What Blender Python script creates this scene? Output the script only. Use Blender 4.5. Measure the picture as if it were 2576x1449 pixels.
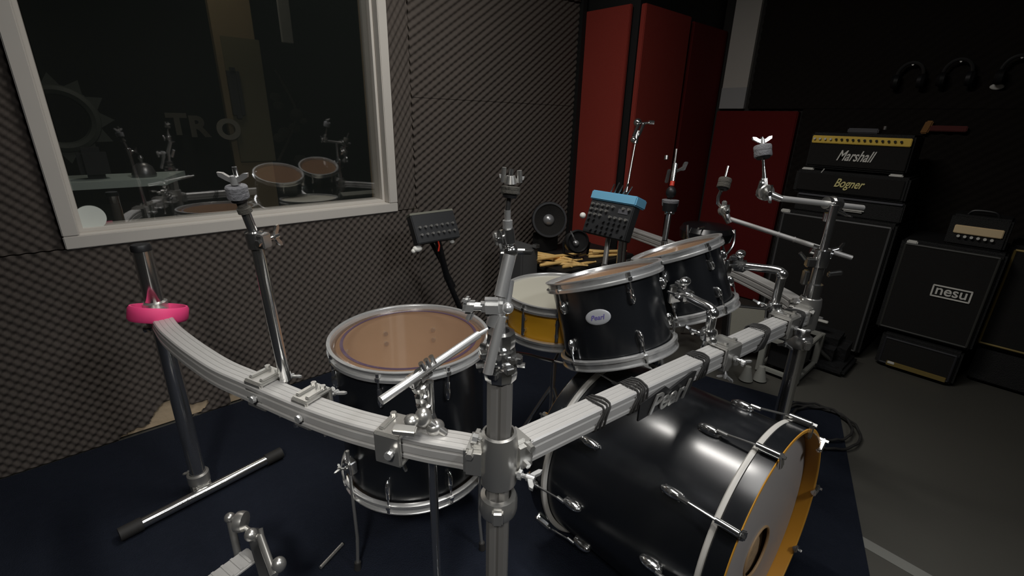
import bpy, bmesh, math, random
import numpy as np
from mathutils import Vector, Matrix
for o in list(bpy.data.objects): bpy.data.objects.remove(o)
S=bpy.context.scene; COL=S.collection
R_=math.radians; PI=math.pi
# ------------------------------------------------------------------ camera
cd=bpy.data.cameras.new('camera'); cam=bpy.data.objects.new('camera',cd); COL.objects.link(cam)
cd.sensor_width=36; cd.lens=16.463; cd.clip_start=.02
cam.matrix_world=Matrix(((.74651,.20888,-.63174,0),(-.66496,.26791,-.69717,0),(.02363,.94053,.33890,1.25),(0,0,0,1)))
S.camera=cam
# ------------------------------------------------------------------ world, lamps, exposure
w=bpy.data.worlds.new('world'); S.world=w; w.use_nodes=True
w.node_tree.nodes['Background'].inputs[0].default_value=(.9,.95,1,1)
w.node_tree.nodes['Background'].inputs[1].default_value=.0
S.view_settings.view_transform='Standard'; S.view_settings.look='None'; S.view_settings.gamma=1; S.view_settings.exposure=0
def area(name,loc,rot,sx,sy,power,col=(1,1,1),spread=180):
    l=bpy.data.lights.new(name,'AREA'); l.shape='RECTANGLE'; l.size=sx; l.size_y=sy; l.energy=power; l.color=col; l.spread=R_(spread)
    o=bpy.data.objects.new(name,l); COL.objects.link(o); o.location=loc; o.rotation_euler=[R_(a) for a in rot]; return o
area('ceiling_panel_lamp',(1.0,1.12,2.50),(0,0,0),.14,.80,19,(1,.97,.92),176)
area('added_wide_fill',(.70,.50,2.52),(4,-4,0),1.1,.9,7.0,(1,.98,.95),125)  # added soft fill, also gives the chrome something bright to reflect
area('added_front_fill',(1.0,-1.2,2.46),(44,0,8),.5,.25,4.5,(.95,.97,1),80)  # unseen fill added on the camera side to brighten the bass drum head
area('added_left_fill',(-.75,-.60,2.44),(33,-24,0),.30,.30,2.8,(1,.98,.94),50)  # unseen fill added to brighten the front faces of the rails
area('added_booth_fill',(.6,3.2,2.5),(0,0,0),.4,.4,2.6,(1,.93,.8),140)  # added fill so that the booth shows through the glass
# ------------------------------------------------------------------ materials
def mat(name,col,rough=.5,metal=0,coat=0,bump=None,spec=None,noise=None,emit=None):
    m=bpy.data.materials.new(name); m.use_nodes=True; nt=m.node_tree; b=nt.nodes['Principled BSDF']
    b.inputs['Base Color'].default_value=(*col,1); b.inputs['Roughness'].default_value=rough; b.inputs['Metallic'].default_value=metal
    if coat: b.inputs['Coat Weight'].default_value=coat; b.inputs['Coat Roughness'].default_value=.15
    if spec is not None: b.inputs['Specular IOR Level'].default_value=spec
    if emit: b.inputs['Emission Color'].default_value=(*col,1); b.inputs['Emission Strength'].default_value=emit
    tc=None
    if bump or noise:
        tc=nt.nodes.new('ShaderNodeTexCoord')
    if bump:
        n=nt.nodes.new('ShaderNodeTexNoise'); n.inputs['Scale'].default_value=bump[0]; n.inputs['Detail'].default_value=4
        bp=nt.nodes.new('ShaderNodeBump'); bp.inputs['Strength'].default_value=bump[1]; bp.inputs['Distance'].default_value=.01
        nt.links.new(tc.outputs['Object'],n.inputs['Vector']); nt.links.new(n.outputs['Fac'],bp.inputs['Height']); nt.links.new(bp.outputs['Normal'],b.inputs['Normal'])
    if noise:
        n=nt.nodes.new('ShaderNodeTexNoise'); n.inputs['Scale'].default_value=noise[0]; n.inputs['Detail'].default_value=5
        r=nt.nodes.new('ShaderNodeMixRGB'); r.inputs[1].default_value=(*col,1); r.inputs[2].default_value=(*noise[1],1)
        nt.links.new(tc.outputs['Object'],n.inputs['Vector']); nt.links.new(n.outputs['Fac'],r.inputs[0]); nt.links.new(r.outputs[0],b.inputs['Base Color'])
    return m
CHROME=mat('chrome',(.80,.80,.79),.15,.97)
SHINY=mat('polished_wing_metal',(.76,.76,.75),.25,.75)
DCHROME=mat('dull_chrome',(.62,.61,.58),.28,.85)
ALU=mat('brushed_aluminium',(.50,.49,.475),.45,.35,noise=(30,(.45,.44,.425)))
POST=mat('satin_post_metal',(.26,.25,.235),.5,.5)
BLACK=mat('black_plastic',(.012,.012,.013),.45)
RUBBER=mat('black_rubber',(.018,.017,.016),.7)
LACQ=mat('matte_black_drum_wrap',(.008,.009,.011),.25,0,spec=.9)
WOOD=mat('honey_maple_ply',(.72,.36,.045),.4,noise=(14,(.60,.27,.03)))
ORANGE=mat('amber_hoop_inside',(.62,.26,.02),.45,noise=(10,(.72,.33,.03)))
AMBER=mat('amber_snare_shell',(.85,.45,.03),.35,noise=(8,(.72,.34,.02)))
TANWOOD=mat('bare_shell_interior',(.62,.42,.25),.6,noise=(18,(.55,.36,.20)))
WHITEHEAD=mat('cream_drum_head',(.34,.325,.27),.55)
GREYHEAD=mat('smooth_grey_drum_head',(.42,.39,.37),.35)
RINGMAT=mat('pale_head_collar',(.55,.53,.49),.4)
FELT=mat('grey_felt',(.17,.17,.18),.95,bump=(200,.4))
DFELT=mat('dark_felt',(.07,.065,.055),.95,bump=(200,.4))
FOAM=mat('charcoal_acoustic_foam',(.098,.082,.072),.95,spec=.1,noise=(5,(.080,.070,.062)))
FOAMB=mat('black_acoustic_foam',(.018,.015,.013),.95,spec=.1)
RED_SHADED=mat('dark_red_fabric_shaded',(.15,.014,.013),.9,spec=.2,bump=(300,.2))  # the red fabric again, light falloff put into a darker colour
REDF=mat('dark_red_fabric',(.30,.042,.030),.9,spec=.2,bump=(300,.2),noise=(5,(.27,.036,.026)))
BLACKW=mat('black_painted_wood',(.006,.006,.006),.7)
WHITE=mat('white_painted_frame',(.60,.57,.52),.5,noise=(8,(.55,.52,.48)))
BEIGE=mat('beige_plaster',(.60,.46,.31),.85,noise=(9,(.36,.28,.18)),bump=(25,.3))
CONC=mat('grey_vinyl_floor',(.085,.082,.070),.6,noise=(3,(.07,.067,.058)),bump=(90,.05))
MAT_=mat('navy_carpet_mat',(.014,.017,.027),.95,spec=.12,bump=(260,.6),noise=(40,(.010,.013,.021)))
CEIL=mat('dark_ceiling',(.05,.05,.05),.9)
DARKW=mat('dark_wall',(.03,.028,.026),.9)
PINK=mat('hot_pink_foam',(.85,.06,.22),.6)
PINKI=mat('pale_pink_inside',(.75,.33,.38),.7)
TOLEX=mat('black_tolex',(.010,.010,.010),.6,bump=(300,.5))
GRILLE=mat('dark_grille_cloth',(.014,.013,.012),.8,bump=(500,.6))
GREYG=mat('grey_grille_cloth',(.30,.29,.24),.8,bump=(400,.5))
PIPING=mat('grey_piping',(.10,.10,.10),.5)
GOLDP=mat('gold_piping',(.30,.22,.07),.4,.3)
GOLDPANEL=mat('gold_control_panel',(.95,.66,.10),.45,noise=(30,(.85,.58,.10)))
CREAM=mat('cream_panel',(.90,.70,.42),.5)
PALE=mat('pale_plastic',(.78,.77,.72),.5)
SCRIPTW=mat('white_script',(.88,.86,.80),.4)
SCRIPTG=mat('gold_script',(.95,.85,.38),.5)
STICK=mat('yellow_hickory',(.95,.66,.26),.5,noise=(20,(.85,.52,.17)))
BLUE=mat('light_blue_plastic',(.16,.42,.62),.5)
MIXER=mat('dark_mixer_metal',(.022,.023,.025),.5)
LED=mat('red_plastic',(.6,.04,.02),.4)
CONE=mat('speaker_cone',(.028,.028,.030),.4)
DOME=mat('silver_dome',(.40,.40,.41),.3,.6)
BOOTHW=mat('booth_wood',(.17,.125,.06),.6,noise=(6,(.13,.095,.045)))
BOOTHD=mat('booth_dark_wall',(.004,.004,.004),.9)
PALEGREEN=mat('pale_table_top',(.42,.50,.46),.5)
BADGE=mat('silver_badge',(.50,.51,.53),.4,.2)
VIOLET=mat('violet_ink',(.12,.09,.35),.5)
# clear film of the floor tom head, and the window glass
def film(name,col,tr,gl,rough):
    m=bpy.data.materials.new(name); m.use_nodes=True; nt=m.node_tree; nt.nodes.clear()
    o=nt.nodes.new('ShaderNodeOutputMaterial'); t=nt.nodes.new('ShaderNodeBsdfTransparent'); d=nt.nodes.new('ShaderNodeBsdfDiffuse'); g=nt.nodes.new('ShaderNodeBsdfGlossy')
    d.inputs[0].default_value=(*col,1); g.inputs['Roughness'].default_value=rough
    a=nt.nodes.new('ShaderNodeMixShader'); b=nt.nodes.new('ShaderNodeMixShader'); a.inputs[0].default_value=1-tr; b.inputs[0].default_value=gl
    L=nt.links.new; L(t.outputs[0],a.inputs[1]); L(d.outputs[0],a.inputs[2]); L(a.outputs[0],b.inputs[1]); L(g.outputs[0],b.inputs[2]); L(b.outputs[0],o.inputs[0]); return m
CLEARHEAD=film('clear_two_ply_head',(.27,.17,.115),.66,.13,.07)
GLASS=film('window_glass',(.5,.6,.55),.985,.24,.02)
# ------------------------------------------------------------------ mesh builder
def V3(p): return Vector(p)
def basis(d,up=None):
    d=Vector(d).normalized(); up=Vector(up) if up is not None else (Vector((0,0,1)) if abs(d.z)<.9 else Vector((1,0,0)))
    u=d.cross(up).normalized(); v=u.cross(d).normalized(); return d,u,v
class MB:
    def __init__(s): s.v=[]; s.f=[]
    def add(s,vs,fs):
        k=len(s.v); s.v+= [tuple(p) for p in vs]; s.f+=[[i+k for i in f] for f in fs]; return s
    def box(s,c,sz,ax=None,bev=0):
        """ax: 3 axis vectors; sz: full sizes"""
        bm=bmesh.new(); bmesh.ops.create_cube(bm,size=1); bmesh.ops.scale(bm,vec=Vector(sz),verts=bm.verts)
        if bev: bmesh.ops.bevel(bm,geom=list(bm.edges),offset=bev,segments=2,affect='EDGES')
        A=Matrix.Identity(3) if ax is None else Matrix([Vector(a).normalized() for a in ax]).transposed()
        c=Vector(c); bm.verts.ensure_lookup_table()
        s.add([c+A@v.co for v in bm.verts],[[v.index for v in f.verts] for f in bm.faces]); bm.free(); return s
    def lathe(s,o,axis,prof,n=32,close=False):
        d,u,v=basis(axis); o=Vector(o); vs=[];fs=[];m=len(prof)
        for j in range(n):
            a=2*PI*j/n; e=u*math.cos(a)+v*math.sin(a)
            for r,h in prof: vs.append(o+d*h+e*r)
        for j in range(n):
            k=(j+1)%n
            for i in range(m if close else m-1):
                i2=(i+1)%m; fs.append([j*m+i,k*m+i,k*m+i2,j*m+i2])
        return s.add(vs,fs)
    def cyl(s,a,b,r,r2=None,n=16):
        a=Vector(a);b=Vector(b);L=(b-a).length; r2=r if r2 is None else r2
        return s.lathe(a,b-a,[(1e-5,0),(r,0),(r2,L),(1e-5,L)],n)
    def tube(s,path,r,n=10,closed=False):
        P=[Vector(p) for p in path]; m=len(P); vs=[];fs=[]; pu=None
        for i,p in enumerate(P):
            t=(P[(i+1)%m]-P[i-1]) if closed else (P[min(i+1,m-1)]-P[max(i-1,0)])
            t.normalize()
            if pu is None: _,u,v=basis(t)
            else: u=(pu-t*pu.dot(t)).normalized(); v=t.cross(u)*-1; v=u.cross(t)
            pu=u
            rr=r[i] if isinstance(r,(list,tuple)) else r
            for j in range(n):
                a=2*PI*j/n; vs.append(p+(u*math.cos(a)+v*math.sin(a))*rr)
        for i in range(m if closed else m-1):
            k=(i+1)%m
            for j in range(n):
                j2=(j+1)%n; fs.append([i*n+j,k*n+j,k*n+j2,i*n+j2])
        if not closed: fs.append(list(range(n))); fs.append([(m-1)*n+j for j in range(n)][::-1])
        return s.add(vs,fs)
    def ball(s,c,r,sc=(1,1,1),ax=None,n=14):
        A=Matrix.Identity(3) if ax is None else Matrix([Vector(a).normalized() for a in ax]).transposed()
        c=Vector(c); vs=[];fs=[]
        for i in range(n+1):
            t=PI*i/n
            for j in range(n*2):
                a=PI*j/n; q=Vector((math.sin(t)*math.cos(a)*sc[0],math.sin(t)*math.sin(a)*sc[1],math.cos(t)*sc[2]))*r; vs.append(c+A@q)
        for i in range(n):
            for j in range(n*2):
                k=(j+1)%(n*2); fs.append([i*2*n+j,(i+1)*2*n+j,(i+1)*2*n+k,i*2*n+k])
        return s.add(vs,fs)
    def torus(s,c,axis,R,r,n=40,m=10,sc=None):
        d,u,v=basis(axis); c=Vector(c); sc=sc or (1,1)
        return s.tube([c+u*R*sc[0]*math.cos(2*PI*i/n)+v*R*sc[1]*math.sin(2*PI*i/n) for i in range(n)],r,m,True)
    def sweep(s,path,prof,up=(0,0,1)):
        """closed 2D profile (a=sideways,b=up) swept along a path"""
        P=[Vector(p) for p in path]; m=len(P); k=len(prof); vs=[];fs=[]; U=Vector(up)
        for i,p in enumerate(P):
            t=(P[min(i+1,m-1)]-P[max(i-1,0)]).normalized(); sd=t.cross(U).normalized(); uu=sd.cross(t)
            for a,b in prof: vs.append(p+sd*a+uu*b)
        for i in range(m-1):
            for j in range(k):
                j2=(j+1)%k; fs.append([i*k+j,(i+1)*k+j,(i+1)*k+j2,i*k+j2])
        fs.append(list(range(k))[::-1]); fs.append([(m-1)*k+j for j in range(k)])
        return s.add(vs,fs)
    def poly(s,pts,d):
        """polygon extruded along vector d"""
        n=len(pts); d=Vector(d); P=[Vector(p) for p in pts]
        return s.add(P+[p+d for p in P],[list(range(n)),[n+i for i in range(n)][::-1]]+[[i,(i+1)%n,n+(i+1)%n,n+i][::-1] for i in range(n)])
def bez(pts,n=8):
    """Catmull-Rom through pts"""
    P=[Vector(p) for p in pts]; out=[]
    for i in range(len(P)-1):
        a=P[max(i-1,0)];b=P[i];c=P[i+1];d=P[min(i+2,len(P)-1)]
        for k in range(n):
            t=k/n; out.append(.5*((2*b)+(c-a)*t+(2*a-5*b+4*c-d)*t*t+(3*b-a-3*c+d)*t**3))
    out.append(P[-1]); return out
def mesh_obj(name,mb,m,loc=(0,0,0),sharp=35):
    me=bpy.data.meshes.new(name); L=Vector(loc)
    me.from_pydata([tuple(Vector(p)-L) for p in mb.v],[],mb.f)
    bm=bmesh.new(); bm.from_mesh(me); bmesh.ops.recalc_face_normals(bm,faces=bm.faces); bm.to_mesh(me); bm.free()
    me.materials.append(m)
    me.polygons.foreach_set('use_smooth',[True]*len(me.polygons)); me.set_sharp_from_angle(angle=R_(sharp))
    o=bpy.data.objects.new(name,me); COL.objects.link(o); return o
def tag(o,label,cat,group=None):
    o['label']=label; o['category']=cat
    if group: o['group']=group
    return o
def ang(u,v,d): d=Vector(d); return math.atan2(d.dot(v),d.dot(u))
class Thing:
    def __init__(s,name,label,cat,loc,group=None):
        s.e=bpy.data.objects.new(name,None); s.e.empty_display_size=.05; COL.objects.link(s.e); s.e.location=loc; s.loc=Vector(loc); tag(s.e,label,cat,group)
        s.off={}
    def part(s,name,mb,m,parent=None,label=None,sharp=35):
        o=mesh_obj(name,mb,m,s.loc,sharp); o.parent=parent or s.e
        if label: o['label']=label
        return o
def single(name,mb,m,label,cat,loc,group=None):
    o=mesh_obj(name,mb,m,loc); o.location=loc; return tag(o,label,cat,group)
def struct(name,mb,m):
    o=mesh_obj(name,mb,m); o['kind']='structure'; return o
def text_mb(txt,c,right,up,height,depth=.002,shear=0,bold=0,width=None):
    cu=bpy.data.curves.new('t','FONT'); cu.body=txt; cu.align_x='CENTER'; cu.align_y='CENTER'; cu.size=1; cu.extrude=.0; cu.shear=shear; cu.offset=bold
    o=bpy.data.objects.new('t',cu); COL.objects.link(o); dg=bpy.context.evaluated_depsgraph_get(); dg.update()
    me=bpy.data.meshes.new_from_object(o.evaluated_get(dg)); bpy.data.objects.remove(o); bpy.data.curves.remove(cu)
    xs=[v.co.x for v in me.vertices]; ys=[v.co.y for v in me.vertices]
    w=max(xs)-min(xs); h=max(ys)-min(ys); mx=(max(xs)+min(xs))/2; my=(max(ys)+min(ys))/2
    sy=height/h; sx=(width/w) if width else sy
    r=Vector(right).normalized(); u=Vector(up).normalized(); n=r.cross(u); c=Vector(c)
    mb=MB(); vs=[c+r*(v.co.x-mx)*sx+u*(v.co.y-my)*sy+n*depth for v in me.vertices]
    mb.add(vs,[list(p.vertices) for p in me.polygons]); k=len(vs)
    # side walls so that the lettering has thickness
    from collections import Counter
    ec=Counter(); 
    for p in me.polygons:
        for a,b in p.edge_keys: ec[(a,b)]+=1
    mb.v+=[tuple(Vector(p)-n*depth*1.5) for p in mb.v[:k]]
    for (a,b),q in ec.items():
        if q==1: mb.f.append([a,b,b+k,a+k])
    bpy.data.meshes.remove(me); return mb
CR=Vector((.7465,-.6650,0)); CF=Vector((.6653,.7466,0)); UP=Vector((0,0,1))   # picture-plane horizontal directions of the kit

# ================================================================== SETTING
WY=2.23; WX=3.62; ZC=2.60
struct('floor',MB().box((.8,.5,-.05),(6.2,8.2,.1)),CONC)
struct('ceiling',MB().box((.8,.5,ZC+.05),(6.2,8.2,.1)),CEIL)
WX0,WX1,WZ0,WZ1=-.055,1.125,.835,1.99       # window opening
wb=MB(); T=.14
wb.box(((-2.2+WX0)/2,WY+T/2,ZC/2),(WX0+2.2,T,ZC)); wb.box(((WX+WX1)/2,WY+T/2,ZC/2),(WX-WX1,T,ZC))
wb.box(((WX0+WX1)/2,WY+T/2,WZ0/2),(WX1-WX0,T,WZ0)); wb.box(((WX0+WX1)/2,WY+T/2,(ZC+WZ1)/2),(WX1-WX0,T,ZC-WZ1))
struct('wall_back',wb,BEIGE)
struct('wall_right',MB().box((WX+.05,-.3,ZC/2),(.1,5.2,ZC)),DARKW)
struct('wall_left',MB().box((-2.25,-.3,ZC/2),(.1,5.2,ZC)),DARKW)
struct('wall_front',MB().box((.7,-2.95,ZC/2),(5.9,.1,ZC)),DARKW)
# booth behind the window
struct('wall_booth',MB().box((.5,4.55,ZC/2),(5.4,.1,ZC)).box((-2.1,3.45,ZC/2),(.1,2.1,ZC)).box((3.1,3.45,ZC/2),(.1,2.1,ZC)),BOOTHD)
# window: casing, reveal, pane
fr=MB(); cw=.045; yF=2.178
def casing(mb,x0,x1,z0,z1,w,ya,yb):
    mb.box(((x0+x1)/2,(ya+yb)/2,z0-w/2),(x1-x0+2*w,yb-ya,w),bev=.003); mb.box(((x0+x1)/2,(ya+yb)/2,z1+w/2),(x1-x0+2*w,yb-ya,w),bev=.003)
    mb.box((x0-w/2,(ya+yb)/2,(z0+z1)/2),(w,yb-ya,z1-z0),bev=.003); mb.box((x1+w/2,(ya+yb)/2,(z0+z1)/2),(w,yb-ya,z1-z0),bev=.003)
casing(fr,WX0,WX1,WZ0,WZ1,cw,yF,WY+.001)
wf=struct('window_1',fr,WHITE)
rv=MB(); 
rv.box((WX1-.006,WY+.05,(WZ0+WZ1)/2),(.012,.10,WZ1-WZ0)).box((WX0+.006,WY+.05,(WZ0+WZ1)/2),(.012,.10,WZ1-WZ0)).box(((WX0+WX1)/2,WY+.05,WZ0+.006),(WX1-WX0-.024,.10,.012)).box(((WX0+WX1)/2,WY+.05,WZ1-.006),(WX1-WX0-.024,.10,.012))
o=mesh_obj('window_reveal',rv,WHITE); o.parent=wf
o=mesh_obj('window_pane',MB().box(((WX0+WX1)/2,WY+.03,(WZ0+WZ1)/2),(WX1-WX0-.03,.006,WZ1-WZ0-.03)),GLASS); o.parent=wf
# ------------------------------------------------------------------ egg-crate foam as real relief
def foam(name,axis,at,x0,x1,z0,z1,px,pz,amp,label,group,m=FOAM,hole=None,res=7,th=.018,clip=0,w=.5):
    nx=max(2,int((x1-x0)/px*res)); nz=max(2,int((z1-z0)/pz*res))
    X,Z=np.meshgrid(np.linspace(x0,x1,nx+1),np.linspace(z0,z1,nz+1),indexing='ij')
    A=2*PI*X/px; B=2*PI*Z/pz; c=w*np.cos(A+B)+(1-w)*np.cos(A-B); h=th+amp*(.5+.5*c)
    e=np.minimum.reduce([X-x0,x1-X,Z-z0,z1-Z]); h=h*np.clip(e/.004,0,1) if clip else h
    if axis=='Y': P=np.stack([X,at-.0015-h,Z],-1)
    else: P=np.stack([at-.0015-h,X,Z],-1)
    P=P.reshape(-1,3)
    I=np.arange((nx+1)*(nz+1)).reshape(nx+1,nz+1)
    F=np.stack([I[:-1,:-1],I[1:,:-1],I[1:,1:],I[:-1,1:]],-1)
    if hole:
        cx=(X[:-1,:-1]+X[1:,1:])/2; cz=(Z[:-1,:-1]+Z[1:,1:])/2; keep=np.ones(cx.shape,bool)
        for H in hole:
            ins=np.zeros(cx.shape,bool); n=len(H)
            for i in range(n):
                (xa,za),(xb,zb)=H[i],H[(i+1)%n]
                if za==zb: continue
                ins^=((za>cz)!=(zb>cz))&(cx<(xb-xa)*(cz-za)/(zb-za)+xa)
            keep&=~ins
        F=F[keep]
    F=F.reshape(-1,4)
    if axis=='X': F=F[:,::-1]
    loc=P.mean(0); P=P-loc
    me=bpy.data.meshes.new(name); me.vertices.add(len(P)); me.vertices.foreach_set('co',P.astype(np.float32).ravel())
    me.loops.add(len(F)*4); me.loops.foreach_set('vertex_index',F.astype(np.int32).ravel())
    me.polygons.add(len(F)); me.polygons.foreach_set('loop_start',np.arange(0,len(F)*4,4,dtype=np.int32)); me.update(calc_edges=True); me.validate()
    me.polygons.foreach_set('use_smooth',[True]*len(me.polygons)); me.materials.append(m)
    o=bpy.data.objects.new(name,me); COL.objects.link(o); o.location=[float(q) for q in loc]; return tag(o,label,'foam panel',group)
G='grey egg crate foam sheets on the window wall'
holes=[[(p[0],p[2]-(.006 if i>10 else 0)) for i,p in enumerate(((-0.1307,2.1780,-0.0001),(-0.1015,2.1780,0.0215),(-0.0740,2.1780,0.0330),(-0.0458,2.1780,0.0329),(-0.0140,2.1780,0.0353),(0.0098,2.1780,0.0765),(0.0388,2.1780,0.1099),(0.0768,2.1780,0.1168),(0.1084,2.1780,0.0919),(0.1404,2.1780,0.0624),(0.1715,2.1780,0.0651),(0.2005,2.1780,0.0691),(0.1973,2.1780,0.0502),(0.1607,2.1780,0.0194),(0.1291,2.1780,0.0152),(0.1084,2.1780,-0.0037),(0.0667,2.1780,0.0015),(0.0437,2.1780,-0.0096),(0.0067,2.1780,0.0040),(-0.0171,2.1780,-0.0081),(-0.0507,2.1780,0.0082),(-0.0813,2.1780,-0.0038)))],[(p[0],p[2]-(.004 if i>2 else 0)) for i,p in enumerate(((0.2804,2.1780,0.0585),(0.3129,2.1780,0.0723),(0.3403,2.1780,0.0613),(0.3343,2.1780,0.0218),(0.2938,2.1780,-0.0077),(0.2800,2.1780,0.0067)))]]
struct('trim_4',MB().box((.1,2.2135,.13),(1.4,.031,.24)),BEIGE)
xl,xr=WX0-cw,WX1+cw
foam('acoustic_foam_panel','Y',WY,-1.9,xl,0.79,2.45,.036,.036,.012,'dark egg crate foam sheet left of the white window frame',G,w=.42)
foam('acoustic_foam_panel','Y',WY,-1.9,1.29,0.008,.79,.036,.036,.012,'wide egg crate foam sheet under the window, torn open along its lower edge',G,hole=holes,w=.42,th=.036)
foam('acoustic_foam_panel','Y',WY,xr,1.29,.79,2.45,.031,.050,.012,'narrow egg crate foam strip between the window frame and the corner seam',G,w=.35)
foam('acoustic_foam_panel','Y',WY,1.292,2.505,.008,1.34,.053,.037,.012,'lower egg crate foam sheet left of the red corner panels, behind the black round speaker',G,w=.25)
foam('acoustic_foam_panel','Y',WY,1.292,2.505,1.342,1.93,.053,.037,.012,'middle egg crate foam sheet between the window and the red corner panels',G,w=.25)
foam('acoustic_foam_panel','Y',WY,1.292,2.505,1.932,2.5,.053,.037,.012,'topmost egg crate foam sheet left of the red corner panels, lighter, standing proud',G,th=.035,clip=1,w=.25)
foam('acoustic_foam_panel','X',WX,-2.2,1.535,1.36,2.55,.06,.05,.02,'black foam sheet covering the upper wall behind the amplifiers','black foam on the amplifier wall',m=FOAMB,res=4)
foam('acoustic_foam_panel','X',WX,-2.2,1.18,.008,1.358,.06,.05,.02,'black foam sheet covering the lower wall behind the amplifier cabinets','black foam on the amplifier wall',m=FOAMB,res=4)
# red fabric corner
RXL=2.55; RY=1.78
t=Thing('fabric_corner_box','tall corner casing covered in dark red fabric panels with black joints','acoustic panel',(2.9,2.0,0))
t.part('corner_strip',MB().box((2.524,2.203,1.29),(.036,.052,2.57)),BLACKW)
t.part('carcass',MB().box(((RXL+WX)/2+.012,(RY+WY)/2+.012,1.292),(WX-RXL-.05,WY-RY-.05,2.58)),BLACKW)
t.part('red_panel',MB().box((RXL+.006,2.020,.98),(.024,.335,1.82),bev=.004),REDF,label='brighter red fabric panel facing the window side')
t.part('red_panel',MB().box((2.820,RY+.000,.98),(.505,.034,1.81),bev=.004),REDF,label='middle red fabric panel')
t.part('red_panel',MB().box((3.370,RY+.006,.97),(.47,.024,1.80),bev=.004),RED_SHADED,label='right red fabric panel with shade put into its colour')
single('red_fabric_panel',MB().box((3.592,1.47,.676),(.05,.55,1.336),bev=.006),RED_SHADED,'low red fabric board with shade put into its colour on the wall beside the amplifier stack','acoustic panel',(3.595,1.47,0))
pl=MB().box((3.605,1.655,1.955),(.028,.175,1.19)); 
o=struct('trim_1',pl,WHITE)
struct('trim_2',MB().box((3.603,1.655,1.43),(.03,.178,.14)),mat('grey_filler',(.42,.42,.42),.7))
# floor mat
mk=[(2.37,.345),(1.865,2.178),(-1.6,2.178),(-1.6,-1.05)]
mm=MB().poly([(x,y,.001) for x,y in mk],(0,0,.007))
single('drum_mat',mm,MAT_,'large dark navy carpet mat under the whole drum kit','mat',(.5,1,.001))
single('floor_tape',MB().poly([(1.60,.10,.0005),(1.645,.115,.0005),(1.60,-.9,.0005),(1.555,-.9,.0005)],(0,0,.001)),mat('worn_pale_tape',(.20,.20,.18),.7),'pale strip of tape stuck on the grey floor beside the mat','tape',(1.6,-.4,0))
# ceiling fixtures above the frame; the second and third are added for fill lamps
t=Thing('ceiling_light','long white ceiling light panel above the drum kit','ceiling light',(1.0,1.12,2.6))
t.part('housing',MB().box((1.0,1.12,2.56),(.24,.86,.08),bev=.01),WHITE)
t=Thing('ceiling_light','added wide square housing for an unseen fill lamp over the kit','ceiling light',(.70,.50,2.6))
t.part('housing',MB().box((.70,.50,2.585),(1.2,1.0,.02),bev=.004),WHITE)
t=Thing('ceiling_light','added small housing for an unseen fill lamp at the front of the room','ceiling light',(1.0,-1.24,2.6))
t.part('housing',MB().box((1.0,-1.235,2.50),(.55,.03,.28),((1,0,0),(0,1,-.97),(0,.97,1)),bev=.01),BLACK)
# round sticker on the pane
sc=(-0.0147,2.2555,0.8798)
single('round_sticker',MB().lathe(sc,(0,-1,0),[(1e-5,0),(.044,0),(.044,.0015),(1e-5,.0015)],40),mat('white_sticker',(.62,.66,.62),.5),'white round sticker in the lower left corner of the window glass','sticker',sc)
# ================================================================== HARDWARE HELPERS
def wingnut(mb,c,d,s=.02,side=None):
    d,u,v=basis(d)
    if side is not None:
        u=Vector(side); u=(u-d*u.dot(d)).normalized()
    c=Vector(c); n=d.cross(u); mb.cyl(c-d*s*.35,c+d*s*.35,s*.34,s*.28,12)
    for k in (-1,1):
        P=[c+u*k*s*.18-d*s*.22,c+u*k*s*.62-d*s*.02,c+u*k*s*1.15+d*s*.30,c+u*k*s*1.22+d*s*.62,c+u*k*s*.80+d*s*.58,c+u*k*s*.34+d*s*.28,c+u*k*s*.18+d*s*.25]
        mb.poly([p-n*s*.14 for p in P],n*s*.28)
def knob_bolt(mb,c,d,L=.03,r=.006,wing=True,side=None):
    d=Vector(d).normalized(); c=Vector(c); mb.cyl(c,c+d*L,r*.6,n=10); mb.cyl(c+d*L*.15,c+d*L*.4,r*1.3,n=6)
    if wing: wingnut(mb,c+d*L,d,r*3,side)
    else: mb.cyl(c+d*L*.7,c+d*L*1.15,r*1.6,n=8)
def rail_clamp(t,c,rd,s=.060,L=.055,name='pipe_clamp',label=None):
    """split jaw round a square rail; rd = rail direction"""
    rd=Vector(rd).normalized(); sd=rd.cross(UP).normalized(); c=Vector(c); m=MB(); h=s/2
    for k in (-1,1):
        m.box(c+sd*k*h,(L,.009,s+.006),(rd,sd,UP),bev=.003)
    m.box(c+UP*h,(L,s+.006,.009),(rd,sd,UP),bev=.003); m.box(c-UP*h,(L,s+.006,.009),(rd,sd,UP),bev=.003)
    for q in (-.3,.3):
        m.box(c+rd*q*L+UP*(h+.006),(.012,s*.8,.006),(rd,sd,UP),bev=.002); m.cyl(c+rd*q*L+UP*(h+.002)+sd*h*.6,c+rd*q*L+UP*(h+.014)+sd*h*.6,.006,n=6)
    o=t.part(name,m,DCHROME,label=label)
    for f in (lambda b:knob_bolt(b,c+sd*(h+.002),sd,.028,.006),lambda b:knob_bolt(b,c+sd*(h*.6)-UP*h,-UP+rd*.2,.034,.006),lambda b:knob_bolt(b,c-rd*L*.2-sd*h,-sd,.016,.005,False)):
        b=MB(); f(b); t.part('clamp_bolt',b,SHINY,parent=o)
    return o
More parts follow.
